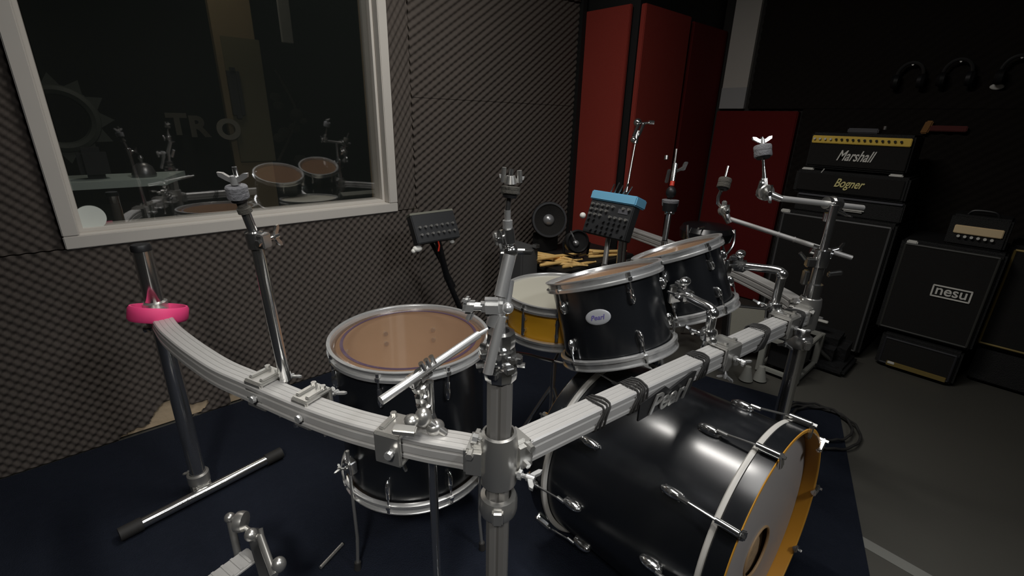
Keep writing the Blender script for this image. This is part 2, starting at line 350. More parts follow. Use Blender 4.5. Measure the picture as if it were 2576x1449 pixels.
def post_clamp(mb,c,axis,r=.016,L=.045,out=None,k=1.0):
    """memory-lock like collar with ears and a wing bolt"""
    d,u,v=basis(axis); c=Vector(c)
    if out is not None:
        v=Vector(out); v=(v-d*v.dot(d)).normalized(); u=d.cross(v)
    mb.lathe(c-d*L/2,d,[(r,0),(r+.006*k,.002),(r+.006*k,L-.002),(r,L)],20)
    mb.box(c+v*(r+.012*k),(.020*k,.028*k,L*.8),(v,u,d),bev=.003*k)
    mb.cyl(c+v*(r+.014*k)-u*.020*k,c+v*(r+.014*k)+u*.026*k,.0045*k,n=10)
    mb.cyl(c+v*(r+.014*k)-u*.024*k,c+v*(r+.014*k)-u*.016*k,.008*k,n=6)
    wingnut(mb,c+v*(r+.014*k)+u*.034*k,u,.022*k,d)
def topper(t,base,tip,felt_c,fr,fh,two=True,fm=None,wing=.024,cup=None):
    """threaded rod with felt washers and wing nut; felt centred at felt_c"""
    base=Vector(base);tip=Vector(tip); d=(tip-base).normalized(); fc=Vector(felt_c)
    r=MB().cyl(base,tip,.0042,n=12); t.part('threaded_rod',r,CHROME)
    f=MB().lathe(fc-d*fh/2,d,[(.004,0),(fr*.95,0),(fr,fh*.1),(fr*.98,fh*.48),(fr*.93,fh*.5),(fr*.98,fh*.52),(fr,fh*.9),(fr*.92,fh),(.004,fh)],28)
    t.part('felt',f,fm or FELT)
    c=MB().lathe(fc-d*(fh/2+.006),d,[(.004,0),(fr*.7,0),(fr*.8,.006),(.004,.006)],24); t.part('cup_washer',c,BLACK)
    if wing:
        m=MB(); wingnut(m,fc+d*(fh/2+wing*.45),d,wing,CR); t.part('wing_nut',m,SHINY)
def tilter(t,c,ax,arm_d,rod_d,r=.017):
    """toothed disc between the arm end and the upright"""
    c=Vector(c); a=Vector(ax).normalized(); m=MB(); n=24
    prof=[(1e-5,-.011),(r*.9,-.011),(r,-.008),(r,-.002),(r*.86,0),(r,.002),(r,.008),(r*.9,.011),(1e-5,.011)]
    m.lathe(c,a,prof,24); m.cyl(c-a*.016,c+a*.016,.007,n=8)
    rd=Vector(rod_d).normalized(); m.box(c+rd*r*1.1,(.014,.014,r*1.6),(a,rd.cross(a),rd),bev=.003)
    ad=Vector(arm_d).normalized(); m.cyl(c+ad*r*.6,c+ad*(r*.6+.035),.012,.010,14)
    o=t.part('tilter',m,DCHROME); w=MB(); wingnut(w,c+a*.022,a,.022,rd); t.part('wing_bolt',w,CHROME,parent=o)
def lerp(a,b,k): return Vector(a)+(Vector(b)-Vector(a))*k
# ================================================================== DRUM RACK
PC=Vector((.4498,.5200,0)); PR=Vector((1.666,.4025,0)); PL=Vector((.0772,1.6628,0)); PW=Vector((2.20,1.50,0)); ZR=.680
def railprof(s=.048,g=.0028):
    h=s/2; c=.003
    L=[(-h+c,-h),(h-c,-h),(h,-h+c)]
    for q in (-.22,.22): L+=[(h,(q-.07)*s),(h-g,(q-.05)*s),(h-g,(q+.05)*s),(h,(q+.07)*s)]
    L+=[(h,h-c),(h-c,h)]
    for q in (.25,0,-.25): L+=[((q+.03)*s,h),((q+.02)*s,h-g*.35),((q-.02)*s,h-g*.35),((q-.03)*s,h)]
    L+=[(-h+c,h),(-h,h-c)]
    for q in (.22,-.22): L+=[(-h,(q+.07)*s),(-h+g,(q+.05)*s),(-h+g,(q-.05)*s),(-h,(q-.07)*s)]
    L+=[(-h,-h+c)]; return L
t=Thing('drum_rack','big aluminium drum rack of square rails with chrome clamps standing on the mat','drum rack',(PC.x,PC.y,.008))
def at(P,z): return Vector((P.x,P.y,z))
dR=(PR-PC).normalized()
rl=t.part('rail',MB().sweep([at(PC,ZR)+dR*.035,at(PR,ZR)-dR*.03],railprof()),ALU,label='straight front rail carrying the logo')
lw=bez([(.425,.552,ZR),(.411,.575,ZR),(.372,.630,ZR),(.333,.694,ZR),(.291,.770,ZR),(.251,.858,ZR),(.212,.960,ZR),(.180,1.050,ZR),(.145,1.150,ZR),(.117,1.27,ZR),(.096,1.384,ZR),(.083,1.48,ZR),(.078,1.60,ZR)],6)
rl2=t.part('rail',MB().sweep(lw,railprof()),ALU,label='curved left rail with the pink ring at its end')
ww=bez([(1.69,.435,ZR),(1.763,.515,ZR),(1.878,.70,ZR),(1.985,.92,ZR),(2.087,1.16,ZR),(2.17,1.40,ZR),(2.19,1.47,ZR)],8)
rl3=t.part('rail',MB().sweep(ww,railprof()),ALU,label='curved right rail running back past the toms')
def sq(r=.025,c=.010,g=.003):
    h=r; return [(-h+c,-h),(-.004,-h),(0,-h+g),(.004,-h),(h-c,-h),(h,-h+c),(h,-.004),(h-g,0),(h,.004),(h,h-c),(h-c,h),(.004,h),(0,h-g),(-.004,h),(-h+c,h),(-h,h-c),(-h,.004),(-h+g,0),(-h,-.004),(-h,-h+c)]
for P,z1,lab in ((PC,.87,'centre post'),(PR,.78,'right post'),(PL,.885,'left post'),(PW,.72,'far rear post')):
    if lab in('centre post',):
        m=MB().sweep([at(P,.05),at(P,z1)],[(a*math.cos(.82)-b*math.sin(.82),a*math.sin(.82)+b*math.cos(.82)) for a,b in sq(.0205,.007)],up=(1,0,0))
        mt=POST
    else:
        m=MB().cyl(at(P,.04),at(P,z1),.0235,n=32); mt=CHROME
    t.part('post',m,mt,label=lab)
# post top caps
t.part('post_cap',MB().lathe(at(PL,.885),(0,0,1),[(1e-5,.006),(.022,.006),(.025,0),(.025,-.012),(.0236,-.012)],24),BLACK)
# corner blocks where rails meet posts
def corner(P,dirs):
    m=MB(); P=Vector(P)
    m.lathe(at(P,ZR-.055),(0,0,1),[(.026,0),(.033,.004),(.034,.030),(.034,.085),(.031,.108),(.026,.110)],24)
    for d in dirs:
        d=Vector(d).normalized(); s=d.cross(UP)
        m.box(at(P,ZR)+d*.040,(.040,.058,.058),(d,s,UP),bev=.006); m.box(at(P,ZR+.029)+d*.030,(.030,.040,.010),(d,s,UP),bev=.003)
        m.cyl(at(P,ZR+.02)+d*.046+s*.02,at(P,ZR+.02)+d*.046+s*.038,.007,n=6); m.cyl(at(P,ZR-.015)+d*.040+s*.02,at(P,ZR-.015)+d*.040+s*.036,.006,n=6)
        m.cyl(at(P,ZR+.02)+d*.046-s*.02,at(P,ZR+.02)+d*.046-s*.036,.007,n=6)
    o=t.part('corner_clamp',m,DCHROME)
    b=MB(); d=Vector(dirs[-1]).normalized(); s=d.cross(UP)
    knob_bolt(b,at(P,ZR-.028)+s*.026+d*.02,s+d*.6,.028,.007); t.part('clamp_bolt',b,SHINY,parent=o)
    b=MB(); knob_bolt(b,at(P,ZR+.034)-CR*.024,-CR+UP*.3,.022,.006,False); t.part('clamp_bolt',b,SHINY,parent=o)
    # collar below
    t.part('memory_collar',MB().lathe(at(P,ZR-.125),(0,0,1),[(.0245,0),(.034,.004),(.036,.012),(.036,.034),(.033,.042),(.0245,.044)],24).box(at(P,ZR-.102)-CF*.036,(.020,.018,.030),(CR,CF,UP),bev=.003),DCHROME,parent=o)
corner(PC,[(-.62,.78,0),dR]); corner(PR,[-dR,(.6,.75,0)])
m=MB().lathe(at(PL,ZR-.040),(0,0,1),[(.024,0),(.032,.004),(.032,.076),(.024,.080)],24).box(at(PL,ZR)-Vector((0,.040,0)),(.050,.045,.050),bev=.006)
t.part('corner_clamp',m,DCHROME)
b=MB(); knob_bolt(b,at(PL,ZR-.05)-CR*.025,-CR-UP*.2,.020,.007,False); t.part('clamp_bolt',b,CHROME)
# T feet
def foot(P,a,b,zt=.032):
    a=Vector(a);b=Vector(b); d=(b-a).normalized(); L=(b-a).length
    t.part('foot_bar',MB().cyl(a+d*.055,b-d*.055,.017,n=20),CHROME)
    for e,q in ((a,d),(b,-d)):
        t.part('rubber_foot',MB().cyl(e,e+q*.058,.0215,n=18),RUBBER)
    m=MB(); c=Vector((P.x,P.y,zt+.004)); m.box(c,(.055,.050,.050),(d,d.cross(UP),UP),bev=.008); m.lathe((P.x,P.y,zt+.02),(0,0,1),[(.0245,0),(.033,.002),(.033,.036),(.0245,.040)],20)
    knob_bolt(m,(P.x,P.y,zt+.045),(CR*-.8+UP*.5),.030,.006); t.part('foot_clamp',m,DCHROME)
fa=(-0.1490,1.5864,0.0320); fb=(0.3415,1.6651,0.0320)
foot(Vector(((Vector(fa)+(Vector(fb)-Vector(fa))*.5).x,(Vector(fa)+(Vector(fb)-Vector(fa))*.5).y,0)) if False else PL,fa,fb)
foot(PC,(PC.x-.14,PC.y-.20,.032),(PC.x+.14,PC.y+.20,.032)) if False else None
dd=Vector((.30,.95,0)).normalized()
foot(PC,at(PC,.032)-Vector((.62,.78,0)).normalized()*.25,at(PC,.032)+Vector((.62,.78,0)).normalized()*.25)
foot(PR,at(PR,.032)-Vector((-.35,.93,0)).normalized()*.15,at(PR,.032)+Vector((-.35,.93,0)).normalized()*.15)
foot(PW,at(PW,.025)-Vector((.2,.98,0))*.2,at(PW,.025)+Vector((.2,.98,0))*.2,.025)
# end caps, clamps carrying hardware
def onR(x): k=(x-PC.x)/(PR.x-PC.x); return at(PC+(PR-PC)*k,ZR)
cA1=Vector((.217,.985,ZR)); dA=Vector((-.36,.93,0)); cA2=Vector((.250,.90,ZR))
rail_clamp(t,cA1+dA*.035,dA,label='clamp under the tall left cymbal rod'); rail_clamp(t,cA2-dA*.015,dA,L=.045)
dL=Vector((-.48,.88,0))
cF=Vector((.335,.680,ZR)); rail_clamp(t,cF,dL,label='clamp on the left rail in front of the floor tom')
cT1=onR(1.165); cT2=onR(1.50); rail_clamp(t,cT1,dR,L=.07,label='clamp holding the first tom arm'); rail_clamp(t,cT2,dR,L=.06,label='clamp holding the second tom arm')
# logo plate
lx=Vector((0.8872,0.4212,0.6750)); lp=onR(.900)+Vector((0,-.028,-.018)); s=dR.cross(UP)
pm=MB().poly([lp+dR*a+UP*b for a,b in ((-.105,-.030),(-.105,.012),(-.02,.030),(0,.014),(.085,.034),(.10,.030),(.08,-.028),(.03,-.022))],Vector((0,-.004,0)))
lo=t.part('logo_plate',pm,BLACK)
t.part('logo_lettering',text_mb('Pearl',lp+Vector((0,-.007,-.002)),dR,UP,.046,.002,shear=.45,bold=.015,width=.15),DCHROME,parent=lo)
# black cable turns wound round the rail
def wraps(x,n,sp=.010,h=.0275,sl=.012):
    for i in range(n):
        c=onR(x+(i-n/2)*sp); m=MB(); pts=[]
        for k in range(28):
            a=2*PI*k/28; ca,sa=math.cos(a),math.sin(a); q=max(abs(ca),abs(sa)); f=(.78+.22*q)/q if q else 1
            pts.append(c+UP*sa*h*f+Vector((0,1,0))*ca*h*f+dR*(sl*sa+.003*math.sin(3*a+i)))
        m.tube(pts,.0023,8,True); t.part('cable_turn',m,RUBBER)
wraps(.692,3); wraps(.805,5,.009,.028); wraps(1.045,4,.009); wraps(1.335,4,.009,.030,.022); wraps(1.56,3,.009,.030)
# pink ring round the left end
pc=Vector((0.0774,1.6000,0.7009))
ringR=.068
pink=MB().lathe(pc,CR*.07+CF*.30+UP,[(ringR,-.021),(ringR+.004,-.014),(ringR+.004,.014),(ringR,.021),(ringR-.004,.021),(ringR-.006,0),(ringR-.004,-.021)],48,True)
single('pink_ring',pink,PINK,'hot pink ring band hung around the left end of the rack rail','ring',pc)
# ================================================================== DRUMS
def lug_mb(c,ax,out,L=.045,w=.012,hh=.010):
    ax=Vector(ax).normalized(); out=Vector(out).normalized(); s=ax.cross(out); m=MB()
    m.ball(Vector(c),1,(w/2*1.2,hh*1.3,L/2),(s,out,ax),8); m.cyl(Vector(c)+out*hh*.55+ax*L*.25,Vector(c)+out*hh*.55+ax*L*.62,.0048,n=10); m.box(Vector(c),(w*.8,hh*.9,L*.9),(s,out,ax),bev=.002)
    return m
def drum(name,label,c,n,Rs,H,nl,rot,shell=None,rdir=None,head=None,bott=None,inside=None,lugL=.040,mid=False,hoopm=None,cat='drum',loc=None,seg=72,tube=False):
    n=Vector(n).normalized(); c=Vector(c); b=c-n*H
    t=Thing(name,label,cat,loc or tuple(b))
    d,u,v=basis(n); shell=shell or LACQ
    t.part('shell',MB().lathe(b+n*.006,n,[(Rs,0),(Rs,H-.012),(Rs-.003,H-.008),(Rs-.006,H-.012),(Rs-.006,0),(Rs-.003,-.003)],seg,True),shell)
    if inside: t.part('shell_lining',MB().lathe(b+n*.006,n,[(Rs-.0062,.0),(Rs-.0062,H-.013)],seg),inside)
    rh=Rs+.006
    t.part('batter_head',MB().lathe(c-n*.008,n,[(1e-5,.0055),(Rs-.012,.0055),(Rs-.003,.006),(rh,.002),(rh,-.004)],seg),head or WHITEHEAD)
    t.part('resonant_head',MB().lathe(b+n*.008,n,[(1e-5,-.0055),(Rs-.003,-.006),(rh,-.002),(rh,.004)],seg),bott or head or WHITEHEAD)
    for q,nm in ((1,'top_hoop'),(-1,'bottom_hoop')):
        e=(c if q>0 else b)+n*q*(-.004); hp=[(rh-.001,-.018),(rh+.006,-.018),(rh+.011,-.016),(rh+.011,-.008),(rh+.004,-.006),(rh+.004,.006),(rh+.010,.009),(rh+.010,.012),(rh+.001,.012),(rh-.001,.008)]
        t.part(nm,MB().lathe(e,n*q,hp,seg,True),hoopm or SHINY)
    def pos(a): return u*math.cos(a)+v*math.sin(a)
    if rdir is not None: rot=ang(u,v,rdir)
    for k in range(nl):
        a=rot+2*PI*k/nl; o=pos(a)
        for q,e in ((1,c),(-1,b)):
            ctr=(c+b)/2+o*(Rs+.006) if mid else e-n*q*(.045+lugL*.5)+o*(Rs+.006)
            if tube: 
                if q<0: continue
                l=t.part('lug',MB().cyl((c+b)/2+n*(H/2-.03)+o*(Rs+.012),(c+b)/2-n*(H/2-.03)+o*(Rs+.012),.006,n=10).box((c+b)/2+n*.02+o*(Rs+.005),(.014,.014,.014),(o,n,o.cross(n)),bev=.002).box((c+b)/2-n*.02+o*(Rs+.005),(.014,.014,.014),(o,n,o.cross(n)),bev=.002),CHROME)
            else: l=t.part('lug',lug_mb(ctr,n*q,o,lugL),CHROME)
            r=MB().cyl(e+n*q*.004+o*(Rs+.013),ctr+o*.007+n*q*lugL*.3,.0028,n=8).cyl(e+n*q*.004+o*(Rs+.013),e-n*q*.007+o*(Rs+.013),.0055,n=8).box(e-n*q*.012+o*(Rs+.014),(.012,.012,.012),(o,n,o.cross(n)),bev=.002)
            t.part('tension_rod',r,CHROME,parent=l)
    return t,(n,u,v,b)
def ang_(u,v,d): d=Vector(d); return math.atan2(d.dot(v),d.dot(u))
# floor tom
ft_c=Vector((.585,1.062,.676))
t,(n,u,v,b)=drum('floor_tom','large black floor tom with clear tan head on three thin legs behind the left rail','@',0,0,0,0,0) if False else drum('floor_tom','large black floor tom with a clear tan head on thin legs behind the left rail',ft_c,(0,0,1),.203,.412,8,.10,head=CLEARHEAD,bott=TANWOOD,inside=TANWOOD,lugL=.05,loc=(.585,1.062,.008))
inb=MB()
for k in range(8):
    a=.10+2*PI*k/8
    for z in (-.07,-.105):
        inb.cyl(ft_c+Vector((math.cos(a)*.1965,math.sin(a)*.1965,z)) if False else ft_c+(u*math.cos(a)+v*math.sin(a))*.196+UP*z,ft_c+(u*math.cos(a)+v*math.sin(a))*.190+UP*z,.007,n=8)
t.part('lug_screws',inb,DCHROME)
t.part('head_ring',MB().lathe(ft_c-UP*.0018,UP,[(.178,0),(.178,.0006),(.186,.0006),(.186,0)],72,True),mat('dark_violet_head_ring',(.06,.035,.06),.4))
for px,py in ((854,1276),(1175,1420),(1010,1180)):
    pass
for a,sgn in ((math.radians(188),1),(math.radians(292),1),(math.radians(60),1)):
    o_=Vector((math.cos(a),math.sin(a),0)); p=ft_c+o_*.222
    l=t.part('leg',MB().tube([at(p,.42),at(p,.12),at(p+o_*.008,.03)],.0048,12),DCHROME)
    t.part('rubber_tip',MB().cyl(at(p+o_*.008,.034),at(p+o_*.010,.009),.009,.010,14),RUBBER,parent=l)
    m=MB().box(at(p-o_*.006,.365),(.022,.026,.040),(o_,o_.cross(UP),UP),bev=.003); knob_bolt(m,at(p+o_*.004,.365),o_+o_.cross(UP),.022,.005); t.part('leg_bracket',m,CHROME)
# rack toms
n1=Vector((-.013,.373,1)).normalized(); c1=Vector((1.062,.782,.836))
t,(n,u,v,b)=drum('rack_tom','nearer black rack tom with an oval silver badge','@',0,0,0,0,0) if False else drum('rack_tom','nearer black rack tom with an oval silver badge on its shell',c1,n1,.152,.232,5,.0,rdir=(-.806*.682-.592*.731,-.592*.682+.806*.731,0),head=CLEARHEAD,bott=GREYHEAD,inside=TANWOOD,lugL=.036)
face=Vector((-.88,-.47,0)); face=(face-n*face.dot(n)).normalized()
bc=c1-n*.096+face*.1535; bs=face.cross(n).normalized()*-1; 
if bs.dot(CR)<0: bs=-bs
bd=t.part('badge',MB().ball(bc,1,(.034,.021,.0030),(bs,n,face),12),BADGE)
t.part('badge_lettering',text_mb('Pearl',bc+face*.003,bs,n,.013,.0006,shear=.3,bold=.01,width=.038),VIOLET,parent=bd)
n2=Vector((-.09,.42,1)).normalized(); c2=Vector((1.373,.735,.870))
t2,(nn2,u2,v2,b2)=drum('rack_tom','farther black rack tom tilted beside the badge tom',c2,n2,.127,.21,6,.35,head=CLEARHEAD,bott=GREYHEAD,inside=TANWOOD,lugL=.034)
# snare
sn=Vector((1.1693,1.0445,0.6801))
t,_=drum('snare_drum','amber snare drum with cream head behind the badge tom',sn,(.0,.0,1),.178,.135,10,.2,shell=AMBER,head=WHITEHEAD,lugL=.05,tube=True,loc=(sn.x,sn.y,.5))
st=MB().cyl(at(sn,.10),at(sn,.40),.012,n=14)
tt=Thing('snare_stand','chrome snare stand under the amber snare drum','drum stand',(sn.x,sn.y,.008))
tt.part('tube',st,CHROME)
for k in range(3):
    a=k*2.094+.4; d=Vector((math.cos(a),math.sin(a),0))
    tt.part('leg',MB().tube([at(sn,.30),at(sn+d*.10,.12),at(sn+d*.17,.022)],.008,10),CHROME)
    tt.part('basket_arm',MB().tube([at(sn,.40),at(sn+d*.10,.43),at(sn+d*.18,.445),at(sn+d*.205,.47)],.006,10).ball(at(sn+d*.205,.475),.012),CHROME)
# ------------------------------------------------------------------ bass drum
bf=Vector((1.060,.206,.300)); yw,tl=-1.588,.045
bn=Vector((math.cos(yw)*math.cos(tl),math.sin(yw)*math.cos(tl),math.sin(tl)))
t=Thing('bass_drum','big black bass drum with amber inner hoop and grey ported head','bass drum',(1.06,.48,.008))
d,u,v=basis(bn); LB=.55
def bp(L,a,r): return bf-bn*L+(u*math.cos(a)+v*math.sin(a))*r
t.part('shell',MB().lathe(bf,-bn,[(.277,.05),(.277,LB-.05)],96),LACQ)
t.part('shell_lining',MB().lathe(bf,-bn,[(.271,.05),(.271,LB-.05)],96),TANWOOD)
HO=.2935
for L0,sg,nm in ((0,1,'front_hoop'),(LB,-1,'rear_hoop')):
    o0=bf-bn*L0; q=-bn*sg
    h=t.part(nm,MB().lathe(o0,q,[(HO-.0005,0.001),(HO,.004),(HO,.040),(HO-.003,.042),(HO-.010,.042)],96),LACQ)
    t.part('hoop_edge',MB().lathe(o0,q,[(HO-.0005,.001),(HO-.002,-.0005),(HO-.009,-.0005),(HO-.0105,.002)],96),WOOD,parent=h,label='honey wood front edge')
    t.part('hoop_lining',MB().lathe(o0,q,[(HO-.0105,.002),(HO-.0105,.042)],96),ORANGE,parent=h,label='amber inner face of the hoop')
    t.part('head_collar',MB().lathe(o0,q,[(.279,.043),(.2905,.043),(.2925,.046),(.2925,.053),(.289,.056),(.279,.056)],96,True),RINGMAT)
# front head with an off-centre port
seg=96; hm=MB(); vs=[];fs=[]; pcn=(0.02,-.10); pr=.068; pc3=None
import itertools
def hp(a,r): return (r*math.cos(a),r*math.sin(a))
# port centre in head plane (right/up)
hu=Vector((0,0,1))-bn*bn.z; hu.normalize(); hr=bn.cross(hu).normalized()*-1
if hr.dot(CR)<0: hr=-hr
PO=(.012,-.065)
for k in range(seg):
    a=2*PI*k/seg
    for j in range(5):
        s_=j/4; x=(PO[0]+pr*math.cos(a))*(1-s_)+.281*math.cos(a)*s_; z_=(PO[1]+pr*math.sin(a))*(1-s_)+.281*math.sin(a)*s_
        vs.append(bf-bn*.034+hr*x+hu*z_)
for k in range(seg):
    k2=(k+1)%seg
    for j in range(4): fs.append([k*5+j,k2*5+j,k2*5+j+1,k*5+j+1])
hm.add(vs,fs); hd=t.part('front_head',hm,GREYHEAD)
po=MB(); 
t.part('port_ring',MB().torus(bf-bn*.0335+hr*PO[0]+hu*PO[1],bn,pr,.0035,48,8),mat('tan_port_ring',(.42,.27,.14),.6),parent=hd)
t.part('batter_head',MB().lathe(bf-bn*(LB-.034),bn,[(1e-5,0),(.281,0)],96),WHITEHEAD)
t.part('lit_interior_stand_in',MB().ball(bf-bn*.10-hu*.115+hr*.03,1,(.15,.055,.125),(hr,bn,hu),12),mat('lit_interior_tan',(.40,.27,.15),.9,bump=(40,.5)))  # tan body added behind the port to read as the lit shell interior
a0=R_(322)
# angles measured with u',v' = n x z basis
uu=bn.cross(UP).normalized(); vv=bn.cross(uu)
def bq(L,a,r): return bf-bn*L+(uu*math.cos(a)+vv*math.sin(a))*r
for k in range(10):
    a=a0-R_(36)*k; o=(uu*math.cos(a)+vv*math.sin(a)); sd=o.cross(bn)
    for L0,sg in ((0,1),(LB,-1)):
        D=-bn*sg; e=bf-bn*L0
        lp_=e+D*.155+o*.283
        l=t.part('lug',MB().ball(lp_,1,(.012,.014,.030),(sd,o,D),8).box(lp_-o*.004,(.020,.010,.052),(sd,o,D),bev=.004).cyl(lp_+o*.010-D*.020,lp_+o*.010-D*.044,.0055,n=10),CHROME)
        t.part('tension_rod',MB().cyl(e+D*.030+o*.3075,lp_+o*.010-D*.03,.0030,n=8),CHROME,parent=l)
        c=MB().box(e+D*.016+o*(HO+.0095),(.017,.013,.050),(sd,o,D),bev=.004).box(e-D*.0045+o*(HO-.004),(.022,.036,.007),(sd,o,D),bev=.0025).box(e-D*.002+o*(HO-.020),(.013,.010,.012),(sd,o,D),bev=.003).cyl(e-D*.002+o*(HO+.012),e+D*.046+o*(HO+.012),.0068,n=12).cyl(e-D*.014+o*(HO+.012),e-D*.002+o*(HO+.012),.0045,n=4)
        t.part('claw_hook',c,CHROME)
for sx in (-1,1):
    o=(hr*sx*.86-hu*.42); base=bf-bn*.16+o.normalized()*.28; tip=base+hr*sx*.13-bn*-.05; tip=Vector((tip.x,tip.y,.018))
    l=t.part('spur',MB().tube([base,lerp(base,tip,.5),tip],.0065,12),CHROME); t.part('rubber_tip',MB().cyl(tip+UP*.012,tip-UP*.009,.010,n=12),RUBBER,parent=l)
t.part('spur_bracket',MB().box(bf-bn*.16+(hr*-.86-hu*.42).normalized()*.285,(.03,.03,.05),bev=.005).box(bf-bn*.16+(hr*.86-hu*.42).normalized()*.285,(.03,.03,.05),bev=.005),CHROME)
# ================================================================== CYMBAL HARDWARE
G='empty cymbal arms clamped to the rack'
# A: tall rod on the left rail
b0=Vector((.222,.990,.56)); 
A_b=Vector((0.2337,0.9850,0.7154)); A_c=Vector((0.2173,0.9700,1.0331)); A_t=Vector((0.2077,0.9650,1.0765)); A_f=Vector((0.1989,0.9600,1.1156)); A_tip=Vector((0.1997,0.9550,1.1597))
t=Thing('cymbal_holder','tall leaning chrome cymbal rod with grey felt standing on the left rail before the window','cymbal arm',tuple(A_b),G)
dA_=(A_t-A_b).normalized()
t.part('tube',MB().cyl(A_b-dA_*.14,A_b-dA_*.01,.006,n=16).cyl(A_b-dA_*.01,A_c,.0115,n=20).cyl(A_c,A_t,.0085,n=16),CHROME)
m=MB(); post_clamp(m,lerp(A_c,A_b,.03),dA_,.0115,.035,CR*.9-CF*.3,.8); t.part('tube_clamp',m,CHROME)
t.part('rubber_collar',MB().cyl(lerp(A_t,A_f,.02),lerp(A_t,A_f,.25),.0125,n=18).cyl(lerp(A_t,A_f,.25),lerp(A_t,A_f,.62),.009,n=18),DFELT)
topper(t,lerp(A_t,A_f,.1),A_tip,A_f,.0185,.023,wing=.022)
# B: arm on top of the centre post
P0=at(PC,.87)
t=Thing('cymbal_holder','crowded chrome cymbal arm with grey felt rising from the centre post','cymbal arm',tuple(P0),G)
B1=Vector((0.4550,0.5300,0.9841)); B2=Vector((0.4803,0.5350,1.0530)); B3=Vector((0.4769,0.5400,1.0891)); B4=Vector((0.4761,0.5400,1.1185)); Bf=Vector((0.4810,0.5400,1.1478)); Bt=Vector((0.4869,0.5450,1.1790))
m=MB()
for i,z in enumerate((.855,.885,.915)):
    m.lathe((PC.x,PC.y,z),(0,0,1),[(.014,-.014),(.027-.002*i,-.012),(.029-.002*i,0),(.027-.002*i,.012),(.014,.014)],10)
for a in range(7):
    q=a*.9; o=Vector((math.cos(q),math.sin(q),0)); m.box(at(PC,.862+.009*(a%4))+o*.030,(.012,.012,.016),(o,UP,o.cross(UP)),bev=.002); m.cyl(at(PC,.87+.01*(a%3))+o*.028,at(PC,.87+.01*(a%3))+o*.041,.0045,n=6)
t.part('post_clamp',m,CHROME)
t.part('tube',MB().cyl(at(PC,.86),B1,.0085,n=16).cyl(B1,B2,.0105,n=18).cyl(B2,B3,.0062,n=14).cyl(B3,lerp(B3,B4,.45),.0078,n=16).cyl(lerp(B3,B4,.45),B4,.0050,n=14),SHINY)
t.part('short_rods',MB().cyl((0.4331,0.5000,0.9657),(0.4024,0.4950,0.8786),.0080,n=16).cyl((0.4872,0.5450,1.0001),(0.4701,0.5350,0.9546),.0085,n=16),SHINY)
Wc=Vector((0.4239,0.5120,0.9793)); m=MB().box(Wc,(.034,.026,.028),(CR,CF,UP-CR*.1),bev=.007).cyl(Wc-CR*.015,Wc-CR*.034,.007,n=12).box(Wc-CR*.034-UP*.001,(.022,.014,.022),(CR,CF,UP+CR*.2),bev=.005).box(Wc-CR*.040+UP*.010,(.012,.012,.014),(CR,CF,UP+CR*.5),bev=.004).box(Wc-CR*.034-UP*.016,(.010,.012,.020),(CR,CF,UP+CR*.4),bev=.004).ball(Wc+CR*.024-CF*.004,.009).cyl(Wc-UP*.008+CR*.006,Wc-UP*.030+CR*.002,.0115,n=14)
t.part('big_wing_clamp',m,SHINY)
m=MB(); post_clamp(m,B3-UP*.012,(B3-B2),.0085,.026,-CR-CF*.2,.62); m.ball(B2,.012); m.cyl(B2-CR*.016,B2+CR*.022,.005,n=10).box(B2+CR*.026,(.018,.010,.008),(CR,CF,UP),bev=.002)
t.part('tilter',m,CHROME)
topper(t,B4,Bt,Bf,.0150,.0115,fm=DFELT,wing=.016)
t.part('felt_cup',MB().lathe(Bf+UP*.010,UP,[(.004,0),(.010,0),(.007,.012),(.004,.012)],20).cyl(Bf+UP*.012+CR*.014,Bf+UP*.030+CR*.013,.004,n=10).cyl(Bf+UP*.012-CR*.012,Bf+UP*.034-CR*.010,.0035,n=10),DCHROME)
# C: boom over the floor tom
q0=Vector((0.3666,0.6432,0.6800))+Vector((.88,.48,0))*.034
t=Thing('boom_arm','chrome boom tube slanting across the floor tom on an upright from the left rail','cymbal arm',(q0.x,q0.y,.15),G)
zt=0.788
qt=at(q0,.79)
t.part('upright',MB().cyl(at(q0,.13),qt,.0088,n=18),CHROME)
e0=Vector((0.2979,0.6552,0.7925)); e1=Vector((0.5292,0.6825,0.8373)); e2=Vector((0.5538,0.6836,0.8412))
t.part('boom_tube',MB().cyl(e0,e1,.0082,n=18).cyl(e1,e2,.0048,n=14),SHINY)
m=MB(); kk=Vector((0.3806,0.6704,0.8010))
for i in range(6):
    c=lerp(at(q0,.70),kk,i/5); m.lathe(c-UP*.010,(kk-at(q0,.70)),[(.006,0),(.014+.002*(i%2),.002),(.015+.002*((i+1)%2),.012),(.006,.020)],8)
m.box(kk,(.026,.026,.030),(e1-e0,CF,UP),bev=.004); bd=(e1-e0).normalized()
m.cyl(kk-bd*.02,kk+bd*.024,.0135,n=10); o_=bd.cross(CF).normalized()
for k in range(3): m.cyl(kk+bd*(.022+.012*k)-CF*.012,kk+bd*(.022+.012*k)+o_*.028-CF*.020,.005,n=8)
t.part('ratchet_clamp',m,CHROME)
m=MB(); cc=Vector((0.3178,0.6146,0.7462)); m.box(cc,(.040,.020,.010),(CR-UP*.1,CF,UP),bev=.002); m.ball(Vector((0.3463,0.6419,0.7374)),.014,(1,1,.8)); m.ball(Vector((0.3678,0.6367,0.7372)),.016,(1,1,1.2)); m.ball(Vector((0.3847,0.6247,0.7146)),.015,(1.2,1,1)); m.cyl((0.3741,0.6272,0.7293),(0.3960,0.6096,0.7047),.008,n=12)
t.part('swivel_bolts',m,DCHROME)
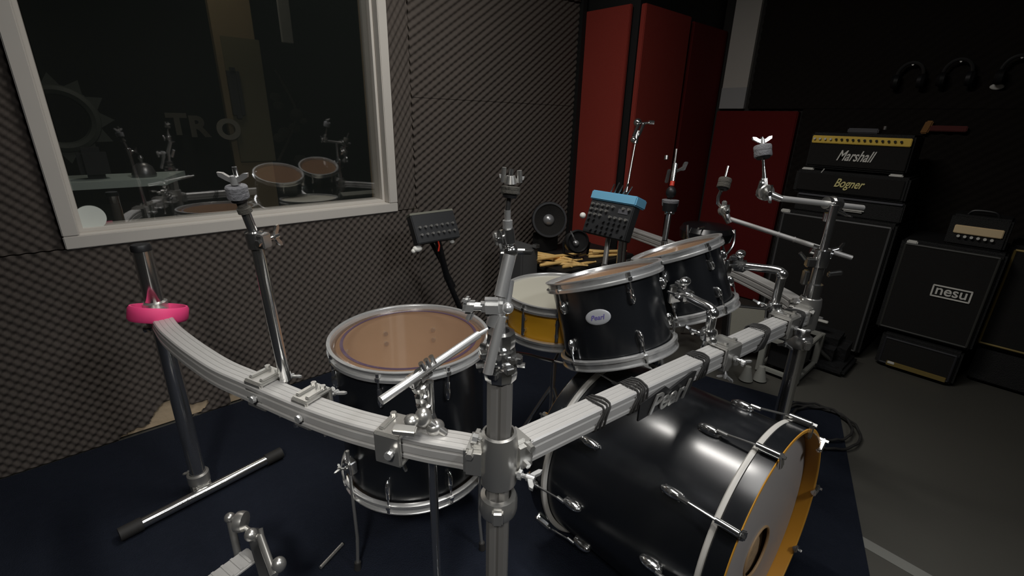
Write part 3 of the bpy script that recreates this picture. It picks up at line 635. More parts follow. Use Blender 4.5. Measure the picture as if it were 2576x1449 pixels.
# upright tubes on the right post
Gc=at(PR,1.03); 
t=Thing('boom_arm','long horizontal chrome boom with a big pale felt at the top of the right post','cymbal arm',(PR.x,PR.y,.80),G)
t.part('upright',MB().cyl(at(PR,.77),at(PR,.86),.0165,n=20).cyl(at(PR,.86),at(PR,1.03),.0115,n=18),CHROME)
ga=Vector((1.5384,0.5152,1.0465)); gb=Vector((1.8028,0.3603,1.0143)); 
t.part('boom_tube',MB().cyl(ga,gb,.0088,n=18),ALU)
m=MB(); gk=Vector((1.7054,0.4198,1.0288)); bd=(gb-ga).normalized()
m.cyl(gk-bd*.025,gk+bd*.025,.019,n=18); m.cyl(gk-bd*.006,gk+bd*.006,.023,n=24); m.cyl(gk-CF*.03,gk+CF*.02,.012,n=12); m.cyl(gk+CR*.012-UP*.02,gk+CR*.045-UP*.032,.006,n=10); m.cyl(gk-UP*.03,gk-UP*.055,.016,n=16); wingnut(m,gk+CR*.05-UP*.034,CR-UP*.3,.016,CF)
t.part('ratchet_clamp',m,CHROME)
gt=Vector((1.5147,0.5512,1.0616)); gf=Vector((1.5298,0.5871,1.1783)); gr=Vector((1.5367,0.5998,1.2174))
tilter(t,gt,CF*-1,ga*-1+gb if False else (ga-gt),gf-gt,.024)
m=MB().cyl(lerp(gt,ga,.2),ga,.010,n=14).cyl(lerp(gt,gf,.1),lerp(gt,gf,.62),.008,.0045,n=12).box(gt-CR*.018+UP*.012,(.012,.014,.050),(CR,CF,UP+CR*.1),bev=.003); t.part('tilter_arm',m,CHROME)
topper(t,lerp(gt,gf,.3),gr,gf,.0250,.034,wing=.024)
t=Thing('boom_arm','thin chrome boom sloping down from the red board to the right post','cymbal arm',(PR.x,PR.y,.85),G)
fa_=Vector((1.6101,0.6898,0.9493)); fb_=Vector((1.7567,0.3429,0.8630)); fk=Vector((1.7112,0.4179,0.8734)); bd=(fb_-fa_).normalized()
t.part('boom_tube',MB().cyl(fa_,fb_,.0078,n=16).cyl(lerp(fa_,fb_,.42),lerp(fa_,fb_,.43),.0092,n=16).cyl(lerp(fa_,fb_,.55),lerp(fa_,fb_,.56),.0092,n=16),ALU)
m=MB().cyl(fk-bd*.03,fk+bd*.03,.016,n=18).lathe(at(PR,.865),(0,0,1),[(.012,-.03),(.021,-.028),(.023,0),(.021,.026),(.012,.028)],20); m.box(at(PR,.85)-CR*.03,(.03,.022,.030),(CR,CF,UP),bev=.004).box(at(PR,.80)-CR*.036,(.016,.022,.050),(CR,CF,UP),bev=.004); m.cyl(fk+CR*.02,fk+CR*.05+UP*.01,.009,n=12); wingnut(m,fk+CR*.055+UP*.008,CR,.020,UP); m.cyl(at(PR,.86)-CR*.05,at(PR,.86)-CR*.07+UP*.02,.006,n=8)
m.box(at(PR,.815)+CR*.055,(.045,.014,.018),(CR+UP*.15,CF,UP),bev=.004)
t.part('ratchet_clamp',m,CHROME)
ft_=Vector((1.6064,0.7049,0.9733)); ff=Vector((1.6168,0.7245,1.0627)); fp=Vector((1.6390,0.7311,1.1176))
tilter(t,ft_,CF*-1,fa_-ft_,UP-CR*.1,.018)
t.part('tilter_arm',MB().tube([ft_,(1.5963,0.7250,0.9958),(1.6021,0.7302,1.0176),(1.6050,0.7246,1.0409)],.006,10),CHROME)
topper(t,(1.6038,0.7232,1.0358),fp,ff,.0215,.034,fm=DFELT,wing=None)
# ------------------------------------------------------------------ tom arms
def tomarm(name,label,rail,blk,elb,c,n,Rr):
    rail=Vector(rail);blk=Vector(blk);elb=Vector(elb)
    t=Thing(name,label,'tom arm',tuple(rail),'L-shaped tom arms on the front rail')
    up=at(rail,ZR-.05)
    t.part('upright',MB().cyl(up,elb-UP*.006,.0125,n=20),CHROME)
    t.part('elbow_arm',MB().tube(bez([elb-UP*.02,elb+UP*.004,lerp(elb,blk,.15)+UP*.010,lerp(elb,blk,.5)+UP*.006,blk],6),.0125,16).ball(elb,.0165),CHROME)
    m=MB(); d=(blk-elb).normalized(); s=d.cross(UP).normalized()
    m.box(blk,(.040,.034,.036),(d,s,UP),bev=.006).box(blk+d*.02+UP*.022,(.026,.030,.018),(d,s,UP),bev=.005).cyl(blk-s*.03,blk+s*.03,.008,n=8)
    m.ball(blk+UP*.038+d*.005,.016,(1.2,.9,.8)); m.cyl(blk+UP*.015,blk+UP*.035,.006,n=8); wingnut(m,blk-s*.034+UP*.006,-s,.018,d)
    m.box(blk+d*.035-UP*.012,(.012,.045,.055),(d,s,UP),bev=.003)
    t.part('ball_clamp',m,CHROME)
    m=MB(); m.lathe(at(rail,ZR+.028),(0,0,1),[(.013,0),(.021,.002),(.022,.020),(.019,.030),(.013,.032)],20); knob_bolt(m,at(rail,ZR+.044)-CR*.02,-CR+UP*.35,.026,.007); knob_bolt(m,at(rail,ZR+.04)+CF*-.02,-CF,.016,.005,False)
    t.part('memory_collar',m,CHROME)
    return t
r1=onR(1.150)+Vector((.004,.036,0)); e1_=at(r1,0.784); 
tomarm('tom_arm','bent chrome tom arm holding the badge tom over the bass drum',r1,(1.1838,0.5872,0.7991),e1_,c1,n1,.152)
r2=onR(1.505)+Vector((.004,.036,0)); e2_=at(r2,0.829)
tomarm('tom_arm','bent chrome tom arm holding the farther tom near the right post',r2,(1.4982,0.5752,0.8294),e2_,c2,n2,.127)
m=MB().tube([(1.0130,0.5166,0.8078),(1.0418,0.4707,0.8259)],.007,12).tube([(1.0126,0.5082,0.7895),(1.0341,0.4671,0.8042)],.006,12)
single('tom_bracket_rods',m,CHROME,'pair of short chrome bracket rods beside the badge tom','bracket',(1.0242,0.4908,0.8050)) if False else None
# ------------------------------------------------------------------ stands behind the kit
D1=Vector((2.0439,1.3978,1.0013)); 
t=Thing('cymbal_stand','thin chrome stand with a sideways wing nut top in front of the red panels','cymbal stand',(D1.x,D1.y,.0),'free standing stands behind the toms')
top=Vector((2.0973,1.4209,1.1483)); low=Vector((2.0074,1.3832,0.9033))
t.part('rod',MB().cyl(low,top,.0065,.005,n=12),CHROME)
t.part('tube',MB().cyl(at(low,.12),low+UP*.02,.0125,n=14),CHROME)
for k in range(3):
    a=k*2.094+.9; d=Vector((math.cos(a),math.sin(a),0)); t.part('leg',MB().tube([at(low,.40),at(low+d*.14,.2),at(low+d*.27,.022)],.009,10),DCHROME)
m=MB().cyl(top,(2.1196,1.4300,1.2087),.012,n=12).cyl((2.1152,1.4503,1.2421),(2.1883,1.3887,1.2518),.006,n=10).box((2.1232,1.4144,1.2130),(.016,.02,.075),(CR,CF,UP+CR*.35),bev=.005).box((2.1054,1.4303,1.2124),(.016,.02,.07),(CR,CF,UP+CR*.3),bev=.005).ball((2.1287,1.4418,1.2499),.020).cyl((2.1704,1.4046,1.2513),(2.1894,1.3869,1.2500),.011,n=8).ball((2.0955,1.4315,1.1669),.016)
t.part('tilter',m,CHROME)
E1=Vector((1.8753,1.0581,0.8735)); 
t=Thing('hi_hat_stand','chrome hi-hat stand with open clutch and a red ring behind the farther tom','cymbal stand',(E1.x,E1.y,.0),'free standing stands behind the toms')
t.part('tube',MB().cyl(at(Vector((1.8374,1.0406,0.7666)),.15),(1.8374,1.0406,0.7666),.013,n=14).cyl((1.8374,1.0406,0.7666),(1.8802,1.0616,0.8899),.0115,n=14).cyl((1.8773,1.0579,0.8768),(1.8844,1.0642,0.9030),.022,n=16),CHROME)
for k in range(3):
    a=k*2.094+.2; d=Vector((math.cos(a),math.sin(a),0)); q=Vector((1.8374,1.0406,0.7666)); t.part('leg',MB().tube([at(q,.42),at(q+d*.10,.2),at(q+d*.17,.022)],.009,10),DCHROME)
t.part('seat_cup',MB().lathe((1.8851,1.0651,0.9063),UP,[(.01,-.025),(.030,-.018),(.033,.018),(.012,.02)],20),BLACK)
t.part('felt',MB().lathe((1.8901,1.0687,0.9227),UP,[(.004,-.015),(.034,-.013),(.036,.012),(.004,.014)],24),FELT)
t.part('clutch_base',MB().ball((1.9021,1.0785,0.9653),.022,(1,1,1.2)),BLACK)
t.part('red_ring',MB().cyl((1.9105,1.0836,0.9916),(1.9175,1.0869,1.0113),.010,n=14),LED)
m=MB().cyl((1.9175,1.0869,1.0113),(1.9426,1.0993,1.0836),.011,n=14); m.box((1.9577,1.0763,1.0646),(.05,.014,.014),(CR+UP*.6,CF,UP),bev=.003).box((1.9703,1.0699,1.0748),(.018,.012,.040),(CR,CF,UP+CR*.3),bev=.003).box((1.9066,1.1068,1.0321),(.014,.012,.060),(CR,CF,UP+CR*.1),bev=.003).cyl((1.9163,1.1306,1.0991),(1.9213,1.1341,1.1155),.009,n=10)
t.part('clutch',m,CHROME); t.part('pull_rod',MB().cyl((1.9259,1.0920,1.0376),(1.9599,1.1131,1.1443),.005,n=10),CHROME)
# ------------------------------------------------------------------ mixers
c=Vector((1.1801,1.8600,0.7600)); yx=Vector((1,0,0)); nn=Vector((0,-.90,.44)); uz=Vector((0,.44,.90))
t=Thing('headphone_mixer','small black mixer with a pale top edge on a black stand below the window corner','mixer',(c.x,c.y,.0))
t.part('body',MB().box(c,(.235,.045,.135),(yx,nn,uz),bev=.004),MIXER)
t.part('top_edge',MB().box(c+uz*.071,(.235,.040,.012),(yx,nn,uz),bev=.002),mat('pale_metal_edge',(.16,.16,.13),.5))
for i in range(7):
    for j in range(2): t.part('knob',MB().cyl(c+nn*.022+yx*(-.09+.03*i)+uz*(-.03+.035*j),c+nn*.034+yx*(-.09+.03*i)+uz*(-.03+.035*j),.006,n=10),DCHROME)
t.part('side_knob',MB().ball((1.0739,1.8400,0.6789),.020,(1.2,1,.8),n=7).ball((1.0527,1.8400,0.6711),.011,n=6),PALE); t.part('side_knob',MB().ball((1.2663,1.8400,0.6838),.013,(1,1,.8),n=7),PALE)
t.part('stand_tube',MB().cyl(c-uz*.05,(1.2737,1.9000,0.4788),.016,n=14).cyl((1.2737,1.9000,0.4788),(1.4143,1.9500,0.2027),.014,n=14).cyl((1.1767,1.9000,0.7007),(1.3282,1.9200,0.4181),.010,n=12),BLACK)
t.part('stand_tube',MB().cyl(at(Vector((1.4065,1.9500,0.2288)),.02),(1.4065,1.9500,0.2288),.014,n=12),BLACK)
t.part('red_cable',MB().tube([(1.1741,1.8200,0.7056),(1.1799,1.8200,0.6816),(1.1746,1.8200,0.6554)],.004,8),LED)
c=Vector((1.7185,1.2522,0.8329)); yy=Vector((0,-1,0)); nn=Vector((-.94,0,.34)); uz=Vector((.34,0,.94))
t=Thing('digital_mixer','black mixer with knobs and a light blue top on a chrome pole','mixer',(c.x,c.y,.0))
W_=.235;H_=.155
t.part('body',MB().box(c,(W_,.05,H_),(yy,nn,uz),bev=.004),MIXER)
t.part('blue_top',MB().box(c+uz*(H_/2+.021)-nn*.01,(W_+.01,.085,.042),(yy,nn,uz),bev=.005),BLUE)
for j in range(6):
    for i in range(8):
        if (i*7+j*5)%6==0: continue
        q=c+nn*.025+yy*(-W_/2+.02+i*.028)+uz*(-H_/2+.02+j*.023)
        if j==4 and i>4: continue
        t.part('knob',MB().cyl(q,q+nn*.012,.0065,n=8),DCHROME if j>2 else MIXER)
t.part('screen',MB().box(c+nn*.026+yy*.07+uz*.045,(.05,.003,.02),(yy,nn,uz)),mat('dim_screen',(.10,.10,.11),.2))
for k in range(5): t.part('plug',MB().cyl(c+uz*(H_/2+.045)+yy*(-.06+.022*k)-nn*.02,c+uz*(H_/2+.09+.01*(k%2))+yy*(-.05+.024*k)-nn*.02,.003,n=8),CHROME)
t.part('side_knob',MB().ball((1.6315,1.3402,0.8518),.014,n=8),PALE)
t.part('pole',MB().cyl((1.7112,1.2484,0.7526),(1.6747,1.2279,0.6422),.012,n=14).cyl(at(Vector((1.6747,1.2279,0.6422)),.02),(1.6747,1.2279,0.6422),.014,n=14),DCHROME)
for k in range(3):
    a=k*2.094+.5; d=Vector((math.cos(a),math.sin(a),0)); q=Vector((1.6747,1.2279,0.6422)); t.part('leg',MB().tube([at(q,.28),at(q+d*.11,.02)],.010,10),BLACK)
# ------------------------------------------------------------------ corner pile: case, sticks, speaker
zc_=.50
kx0=1.86
t=Thing('equipment_case','black equipment case in the corner with drumsticks on its lid','case',(kx0+.4,1.86,0))
t.part('body',MB().box((kx0+.33,1.86,.215),(.65,.46,.43),bev=.012),TOLEX); t.part('lid',MB().box((kx0+.33,1.86,.445),(.66,.47,.03),bev=.006),TOLEX)
for i in (0,1): t.part('latch',MB().box((kx0+.2+.4*i,1.625,.41),(.05,.012,.05),bev=.003),DCHROME)
ztop=.460
c=Vector((2.0919,1.9800,0.6701))
t=Thing('round_speaker','round black loudspeaker with a silver dome against the grey foam','speaker',(c.x,c.y,ztop))
fd=Vector((-.55,-.80,.22)).normalized()
t.part('rim',MB().lathe(c,fd,[(.085,-.05),(.108,-.03),(.112,0),(.108,.012),(.096,.012),(.094,.004)],48),CONE)
t.part('cone',MB().lathe(c,fd,[(.095,.006),(.060,-.012),(.030,-.026)],48),GRILLE)
t.part('dust_cap',MB().ball(c-fd*.022,1,(.036,.036,.026),basis(fd)[1:]+(fd,),10),DOME)
t.part('stand',MB().box((c.x+.03,c.y+.055,(c.z-.09+ztop)/2),(.16,.08,c.z-.09-ztop),bev=.006),BLACKW)
random.seed(5)
G='yellow drumsticks on the black case'
def stick(a,b,lab,r=.0075):
    a=Vector(a);b=Vector(b); d=b-a; L=d.length
    m=MB().lathe(a,d,[(1e-5,0),(r*.8,.002),(r,.008),(r,L*.72),(r*.45,L*.94),(r*.42,L*.955),(r*.62,L*.975),(r*.4,L*.995),(1e-5,L)],12)
    single('drumstick',m,STICK,lab,'drumstick',tuple((a+b)/2),G)
names=['uppermost yellow drumstick at the left of the stick pile','second yellow drumstick from the top left of the pile','thick-ended yellow drumstick in the middle of the left pile','yellow drumstick crossing under the round speaker','lower yellow drumstick pointing at the badge tom','front yellow drumstick lying lowest in the left pile','short visible drumstick at the left edge of the pile','drumstick angled up to the right in the left pile','lowest separate drumstick right above the badge tom rim','drumstick right of the black spotlight, upper one','drumstick right of the black spotlight, middle one','drumstick tip pointing right at the red panel','drumstick behind the mixer pole, lowest of the right bunch']
sticks=[((1.9316,2.0163,0.4900),(2.0508,1.7010,0.4820)),
 ((1.9052,1.9771,0.4780),(2.0467,1.6427,0.4750)),
 ((1.8418,1.8935,0.4860),(2.1516,1.7943,0.4800)),
 ((1.9927,2.0149,0.4700),(1.9567,1.6541,0.4700)),
 ((1.8603,1.8449,0.4700),(2.0538,1.6186,0.4700)),
 ((1.8069,1.7658,0.4800),(2.1130,1.7106,0.4760)),
 ((1.8791,1.9608,0.4960),(2.0112,1.7656,0.4860)),
 ((1.7797,1.8129,0.5040),(2.1751,1.7772,0.4900)),
 ((1.9114,1.6886,0.4700),(2.1550,1.6418,0.4700)),
 ((2.2566,1.7944,0.4880),(2.3909,1.6559,0.4810)),
 ((2.2261,1.7738,0.4720),(2.4786,1.7064,0.4710)),
 ((2.2158,1.7243,0.5000),(2.4514,1.6372,0.4880)),
 ((2.1974,1.7373,0.4700),(2.4061,1.6475,0.4700))]
for (a,b),nm in zip(sticks,names): stick(a,b,nm,.010)
c=Vector((2.1427,1.7913,0.4620)); 
t=Thing('spotlight','black spotlight with a small silver lens standing among the drumsticks','lamp',(c.x,c.y,.462))
fd=Vector((-.5,-.8,.25)).normalized(); cc=Vector((1.7744,1.4857,0.6798))
t.part('head',MB().lathe(cc,fd,[(1e-5,-.07),(.05,-.06),(.060,.02),(.052,.03),(.046,.02),(1e-5,.015)],28),BLACK)
t.part('lens',MB().ball(cc+fd*.018-CR*.008-UP*.01,.017,n=8),DOME); t.part('yoke',MB().tube([cc+CR*.066+UP*.0,cc+CR*.06-UP*.06,c+UP*.006,cc-CR*.06-UP*.06,cc-CR*.066],.006,8).lathe(c,UP,[(1e-5,0),(.05,0),(.05,.012),(1e-5,.014)],20),BLACK)
t.part('bracket',MB().box((1.7225,1.4678,0.7232),(.008,.008,.05),(CR,CF,UP-CR*.5),bev=.001),CHROME)
t=Thing('grey_speaker_box','plain dark grey speaker box behind the centre cymbal arm','speaker',(1.765,1.90,0))
t.part('body',MB().box((1.765,1.90,.29),(.13,.20,.58),bev=.01),mat('dark_grey_box',(.07,.07,.07),.7)); t.part('chrome_corner',MB().box((1.80,1.795,.588),(.03,.03,.02),bev=.002),CHROME)
c=Vector((2.4717,1.1609,0.7214))
t=Thing('drum_throne','black round drum throne with a chrome hoop in front of the dark red panel','stool',(c.x,c.y,0))
t.part('seat',MB().lathe(c-UP*.06,UP,[(1e-5,-.02),(.11,-.02),(.135,0),(.14,.045),(.125,.07),(1e-5,.085)],36),mat('black_vinyl_seat',(.012,.012,.014),.25))
t.part('hoop',MB().tube(bez([c-CR*.125-CF*.05+UP*.02,c-CR*.12-CF*.08-UP*.05,c-CR*.07-CF*.11-UP*.13],6),.007,10).tube(bez([c+CR*.13-CF*.05-UP*.0,c+CR*.115-CF*.09-UP*.08,c+CR*.04-CF*.11-UP*.18],6),.007,10).box(c-CR*.08-CF*.12+UP*.02,(.06,.01,.014),bev=.002),CHROME)
t.part('tube',MB().cyl((c.x,c.y,.15),(c.x,c.y,c.z-.08),.016,n=14),DCHROME)
for k in range(3):
    a=k*2.094+.7; d=Vector((math.cos(a),math.sin(a),0)); t.part('leg',MB().tube([(c.x,c.y,.32),Vector((c.x,c.y,.17))+d*.10,Vector((c.x,c.y,.022))+d*.17],.010,10),DCHROME)
# ================================================================== AMPLIFIERS
NX=Vector((-1,0,0)); YR=Vector((0,-1,0))   # amp fronts face -X; reading direction runs to -Y
def cab(name,label,x,y0,y1,z0,z1,dep,pip,grille=GRILLE,pw=.012,gold=False,cat='amplifier cabinet'):
    t=Thing(name,label,cat,(x+dep/2,(y0+y1)/2,z0))
    t.part('body',MB().box((x+dep/2,(y0+y1)/2,(z0+z1)/2),(dep,y1-y0,z1-z0),bev=.012),TOLEX)
    i=.022
    t.part('grille',MB().box((x-.004,(y0+y1)/2,(z0+z1)/2),(.012,y1-y0-2*i,z1-z0-2*i),bev=.002),grille)
    m=MB(); q=i
    for a,b in (((y0+q,z0+q),(y1-q,z0+q)),((y1-q,z0+q),(y1-q,z1-q)),((y1-q,z1-q),(y0+q,z1-q)),((y0+q,z1-q),(y0+q,z0+q))):
        m.cyl((x-.008,a[0],a[1]),(x-.008,b[0],b[1]),pw/2,n=8)
    t.part('piping',m,pip); return t
t=cab('speaker_cabinet','tall dark speaker cabinet with grey piping carrying the two amplifier heads',3.08,.447,1.012,.03,.785,.40,PIPING)
for y in (.50,.96): t.part('caster',MB().cyl((3.14,y-.02,.018),(3.14,y+.02,.018),.017,n=12).cyl((3.42,y-.02,.018),(3.42,y+.02,.018),.017,n=12),RUBBER)
t.part('metal_corner',MB().box((3.083,.985,.775),(.02,.05,.022),bev=.005),PALE)
t=Thing('rack_unit','thin black rack unit with a silver edge between the cabinet and the lower head','amplifier',(3.25,.70,.785))
t.part('body',MB().box((3.28,.70,.838),(.34,.51,.105),bev=.006),TOLEX); t.part('silver_edge',MB().box((3.106,.70,.882),(.012,.49,.010),bev=.002),mat('silver_edge',(.18,.18,.20),.4,.5)); t.part('handle',MB().box((3.100,.660,.826),(.014,.10,.022),bev=.008),PALE,label='pale handle slot')
def head(name,label,x,y0,y1,z0,z1,dep):
    t=Thing(name,label,'amplifier head',(x+dep/2,(y0+y1)/2,z0)); t.part('body',MB().box((x+dep/2,(y0+y1)/2,(z0+z1)/2),(dep,y1-y0,z1-z0),bev=.010),TOLEX); return t
t=head('amplifier_head','black amplifier head with gold script lettering, lower of the two heads',3.10,.452,.982,.892,1.018,.26)
t.part('front_panel',MB().box((3.097,.717,.955),(.01,.49,.095),bev=.002),GRILLE)
t.part('script_logo',text_mb('Bogner',(3.089,.705,.957),YR,UP,.060,.003,shear=.45,bold=.012,width=.140),SCRIPTG)
t=head('amplifier_head','black amplifier head with a gold control strip and white script, on top of the stack',3.12,.485,.950,1.030,1.222,.24)
t.part('front_panel',MB().box((3.117,.717,1.105),(.01,.45,.115),bev=.002),GRILLE)
gp=t.part('control_panel',MB().box((3.113,.717,1.186),(.016,.445,.040),bev=.003),GOLDPANEL)
for k in range(16):
    y=.925-.026*k; t.part('knob',MB().cyl((3.105,y,1.189),(3.094,y,1.189),.0055,n=10),BLACK if k>3 else PALE,parent=gp)
t.part('script_logo',text_mb('Marshall',(3.110,.712,1.107),YR,UP,.055,.003,shear=.5,bold=.012,width=.175),SCRIPTW)
for y in (.93,.52): t.part('foot',MB().box((3.125,y,1.022),(.03,.060,.016),bev=.005),PALE)
t.part('cable',MB().cyl((3.108,.856,1.008),(3.108,.845,1.030),.003,n=8),PALE)
t=Thing('small_pedal','small silver-edged pedal lying on top of the white-script head','pedal',(3.2,.72,1.222)); t.part('body',MB().box((3.18,.72,1.236),(.08,.14,.026),bev=.005),mat('dim_metal',(.10,.10,.11),.4,.4)); t.part('knob',MB().cyl((3.16,.63,1.245),(3.16,.63,1.262),.008,n=10),DCHROME)
t=cab('speaker_cabinet','dark speaker cabinet with a framed white logo plate under the cream-faced head',3.13,.022,.420,.205,.712,.36,mat('dim_piping',(.05,.05,.045),.5))
t.part('metal_corner',MB().box((3.132,.375,.700),(.02,.045,.020),bev=.005),PALE)
m=MB(); ly,lz=.165,.480
for a,b,c_,d_ in ((0,.028,.150,.007),(0,-.028,.150,.007),(.0725,0,.007,.056),(-.0725,0,.007,.056)): m.box((3.116,ly-a,lz+b),(.006,c_,d_),bev=.001)
lf=t.part('logo_frame',m,SCRIPTW); t.part('logo_lettering',text_mb('nesu',(3.116,ly,lz),YR,UP,.034,.003,bold=.012,width=.118),SCRIPTW,parent=lf)
t=cab('speaker_cabinet','low black bass cabinet with a gold strip along its foot, bottom of the right stack',3.11,.040,.375,.0085,.196,.36,mat('dim_piping_2',(.03,.03,.035),.5))
t.part('gold_strip',MB().box((3.095,.195,.036),(.008,.25,.026),bev=.002),GOLDP); t.part('badge',MB().box((3.091,.300,.042),(.006,.030,.014),bev=.002),PALE)
t=head('amplifier_head','small black amplifier head with a plain cream front panel',3.16,.045,.262,.714,.865,.18)
cp=t.part('front_panel',MB().box((3.155,.152,.795),(.012,.175,.040),bev=.003),CREAM)
for k in range(6): t.part('knob',MB().cyl((3.152,.215-.024*k,.763),(3.142,.215-.024*k,.763),.0065,n=10),PALE,parent=cp)
t.part('handle',MB().tube(bez([(3.2,.21,.864),(3.2,.19,.885),(3.2,.12,.885),(3.2,.10,.864)],5),.006,8),BLACK)
t=cab('speaker_cabinet','large black cabinet with gold piping cut off by the right edge',3.26,-.72,.030,.21,.74,.33,GOLDP,pw=.012)
t.part('plinth',MB().box((3.43,-.345,.11),(.30,.70,.19),bev=.01),TOLEX)
# black bag by the stack
t=Thing('gig_bag','black soft bag slumped on the floor before the tall cabinet','bag',(2.92,.60,0))
t.part('bag_body',MB().box((2.90,.60,.10),(.19,.27,.18),((1,0,.2),(0,1,0),(-.2,0,1)),bev=.045).box((2.89,.60,.030),(.26,.33,.045),bev=.015),mat('black_nylon',(.012,.012,.013),.6,bump=(50,.6)))
t.part('strap',MB().tube(bez([(2.83,.66,.20),(2.80,.62,.15),(2.79,.56,.10),(2.82,.52,.06)],6),.010,8),mat('dark_strap',(.05,.05,.045),.7)); t.part('buckle',MB().box((2.82,.60,.262),(.02,.05,.012),bev=.003),PALE)
# small combo amp and trolley behind the rack
c=Vector((2.6179,0.9246,0.1831)); nn=Vector((-.80,-.55,.42)).normalized(); rr=Vector((.55,-.80,0)).normalized(); uz=nn.cross(rr).normalized()*-1
if uz.z<0: uz=-uz
t=Thing('combo_amplifier','small tilted combo amplifier with a light grey grille behind the front rail','amplifier',(c.x,c.y,.0))
t.part('body',MB().box(c,(.20,.14,.22),(rr,nn,uz),bev=.008),TOLEX); t.part('grille',MB().box(c+nn*.070,(.170,.010,.185),(rr,nn,uz),bev=.002),GREYG)
m=MB()
for a,b in (((-1,-1),(1,-1)),((1,-1),(1,1)),((1,1),(-1,1)),((-1,1),(-1,-1))): m.cyl(c+nn*.075+rr*a[0]*.090+uz*a[1]*.097,c+nn*.075+rr*b[0]*.090+uz*b[1]*.097,.004,n=8)
t.part('piping',m,PIPING); t.part('tilt_foot',MB().box((c.x,c.y,.018),(.10,.10,.034),bev=.005),RUBBER)
t=Thing('floor_trolley','low pale grey metal trolley frame around a black box behind the right post','trolley',(2.62,.66,0))
m=MB()
PG=mat('pale_grey_paint',(.30,.30,.27),.6)
for x,y in ((2.50,.58),(2.50,.76),(2.78,.58),(2.78,.76)): m.box((x,y,.11),(.030,.030,.20),bev=.003)
for z in (.03,.20):
    m.box((2.64,.58,z),(.28,.022,.022),bev=.003).box((2.64,.76,z),(.28,.022,.022),bev=.003).box((2.50,.67,z),(.022,.18,.022),bev=.003).box((2.78,.67,z),(.022,.18,.022),bev=.003)
t.part('frame',m,PG); t.part('black_box',MB().box((2.64,.67,.115),(.22,.14,.14),bev=.004),BLACK)
t=Thing('wedge_block','pale grey wedge block on the floor under the front rail','block',(2.33,.80,0)); t.part('block',MB().poly([(2.28,.86,.0085),(2.36,.72,.0085),(2.40,.74,.0085),(2.33,.88,.0085)],(0,0,.05)),PG) if False else None
bpy.data.objects.remove(t.e)
for p,q,lab in (((2.3437,0.7614,0.0300),(2.3943,0.7459,0.0300),'left one of the two pale rubber cones on the floor under the front rail'),((2.3992,0.7158,0.0300),(2.6102,0.7934,0.0300),'right one of the two pale rubber cones under the front rail, with a bright tip')):
    p=Vector(p); single('rubber_cone',MB().lathe((p.x,p.y,.009),UP,[(1e-5,0),(.034,0),(.030,.01),(.014,.075),(1e-5,.078)],20),PG,lab,'cone',tuple((p.x,p.y,.009)),'pale cones under the rail')
# coiled cable on the floor
cc=Vector((2.17,.345,0)); pts=[]
for i in range(90):
    a=i/90*2*PI*2.6; r=.13+.03*math.sin(a*.5)+.012*i/90; pts.append((cc.x+.02+r*math.cos(a)*1.15,cc.y+.03+r*math.sin(a)*.95,.015+.006*(i%3==0)+.010*i/90))
single('coiled_cable',MB().tube(bez(pts,2),.0055,8),RUBBER,'black cable coiled in loose loops at the corner of the mat','cable',(cc.x,cc.y,.01))
# things high on the black wall
for k,(px,py) in enumerate(((2290,185),(2410,178),(2562,170))):
    c=Vector((((3.5400,0.6607,1.5409)),((3.5400,0.4626,1.5449)),((3.5400,0.2398,1.5479)))[k]); c=Vector(c)
    t=Thing('headphones','black headphones hanging on the black wall, '+('leftmost of the three','middle of the three','rightmost of the three at the picture edge')[k],'headphones',tuple(c),'headphones hung on the black wall')
    arc=[c+YR*(.058*math.cos(a))+UP*(.066*math.sin(a)-.01) for a in np.linspace(-.2,PI+.2,16)]
    t.part('headband',MB().tube(arc,.009,8),mat('glossy_headband_%d'%k,(.03,.03,.03),.35) if k==0 else bpy.data.materials['glossy_headband_0'])
    for q in (-1,1): t.part('ear_cup',MB().lathe(c+YR*q*.060-UP*.04,YR*q,[(1e-5,-.02),(.034,-.018),(.038,0),(.030,.014),(1e-5,.016)],20),BLACK)
    t.part('hook',MB().cyl(c+UP*.045,c+UP*.045+Vector((.055,0,0)),.005,n=8),DCHROME)
c=Vector((3.5800,0.2963,1.4655)); single('oval_plate',MB().ball(c,1,(.006,.028,.015),n=8),PALE,'tiny pale oval plate on the black wall under the headphones','plate',tuple(c))
c=Vector((3.5600,0.5212,1.2630))
t=Thing('hanging_strap','orange and dark red strap end hanging on the black wall right of the amplifier stack','strap',tuple(c)); t.part('orange_tab',MB().box(c,(.02,.035,.07),(NX,YR,UP+YR*.2),bev=.006),mat('orange_leather',(.30,.13,.02),.6)); t.part('red_band',MB().box(c+YR*.09-UP*.005,(.012,.16,.03),bev=.004),mat('maroon_band',(.12,.015,.012),.7))
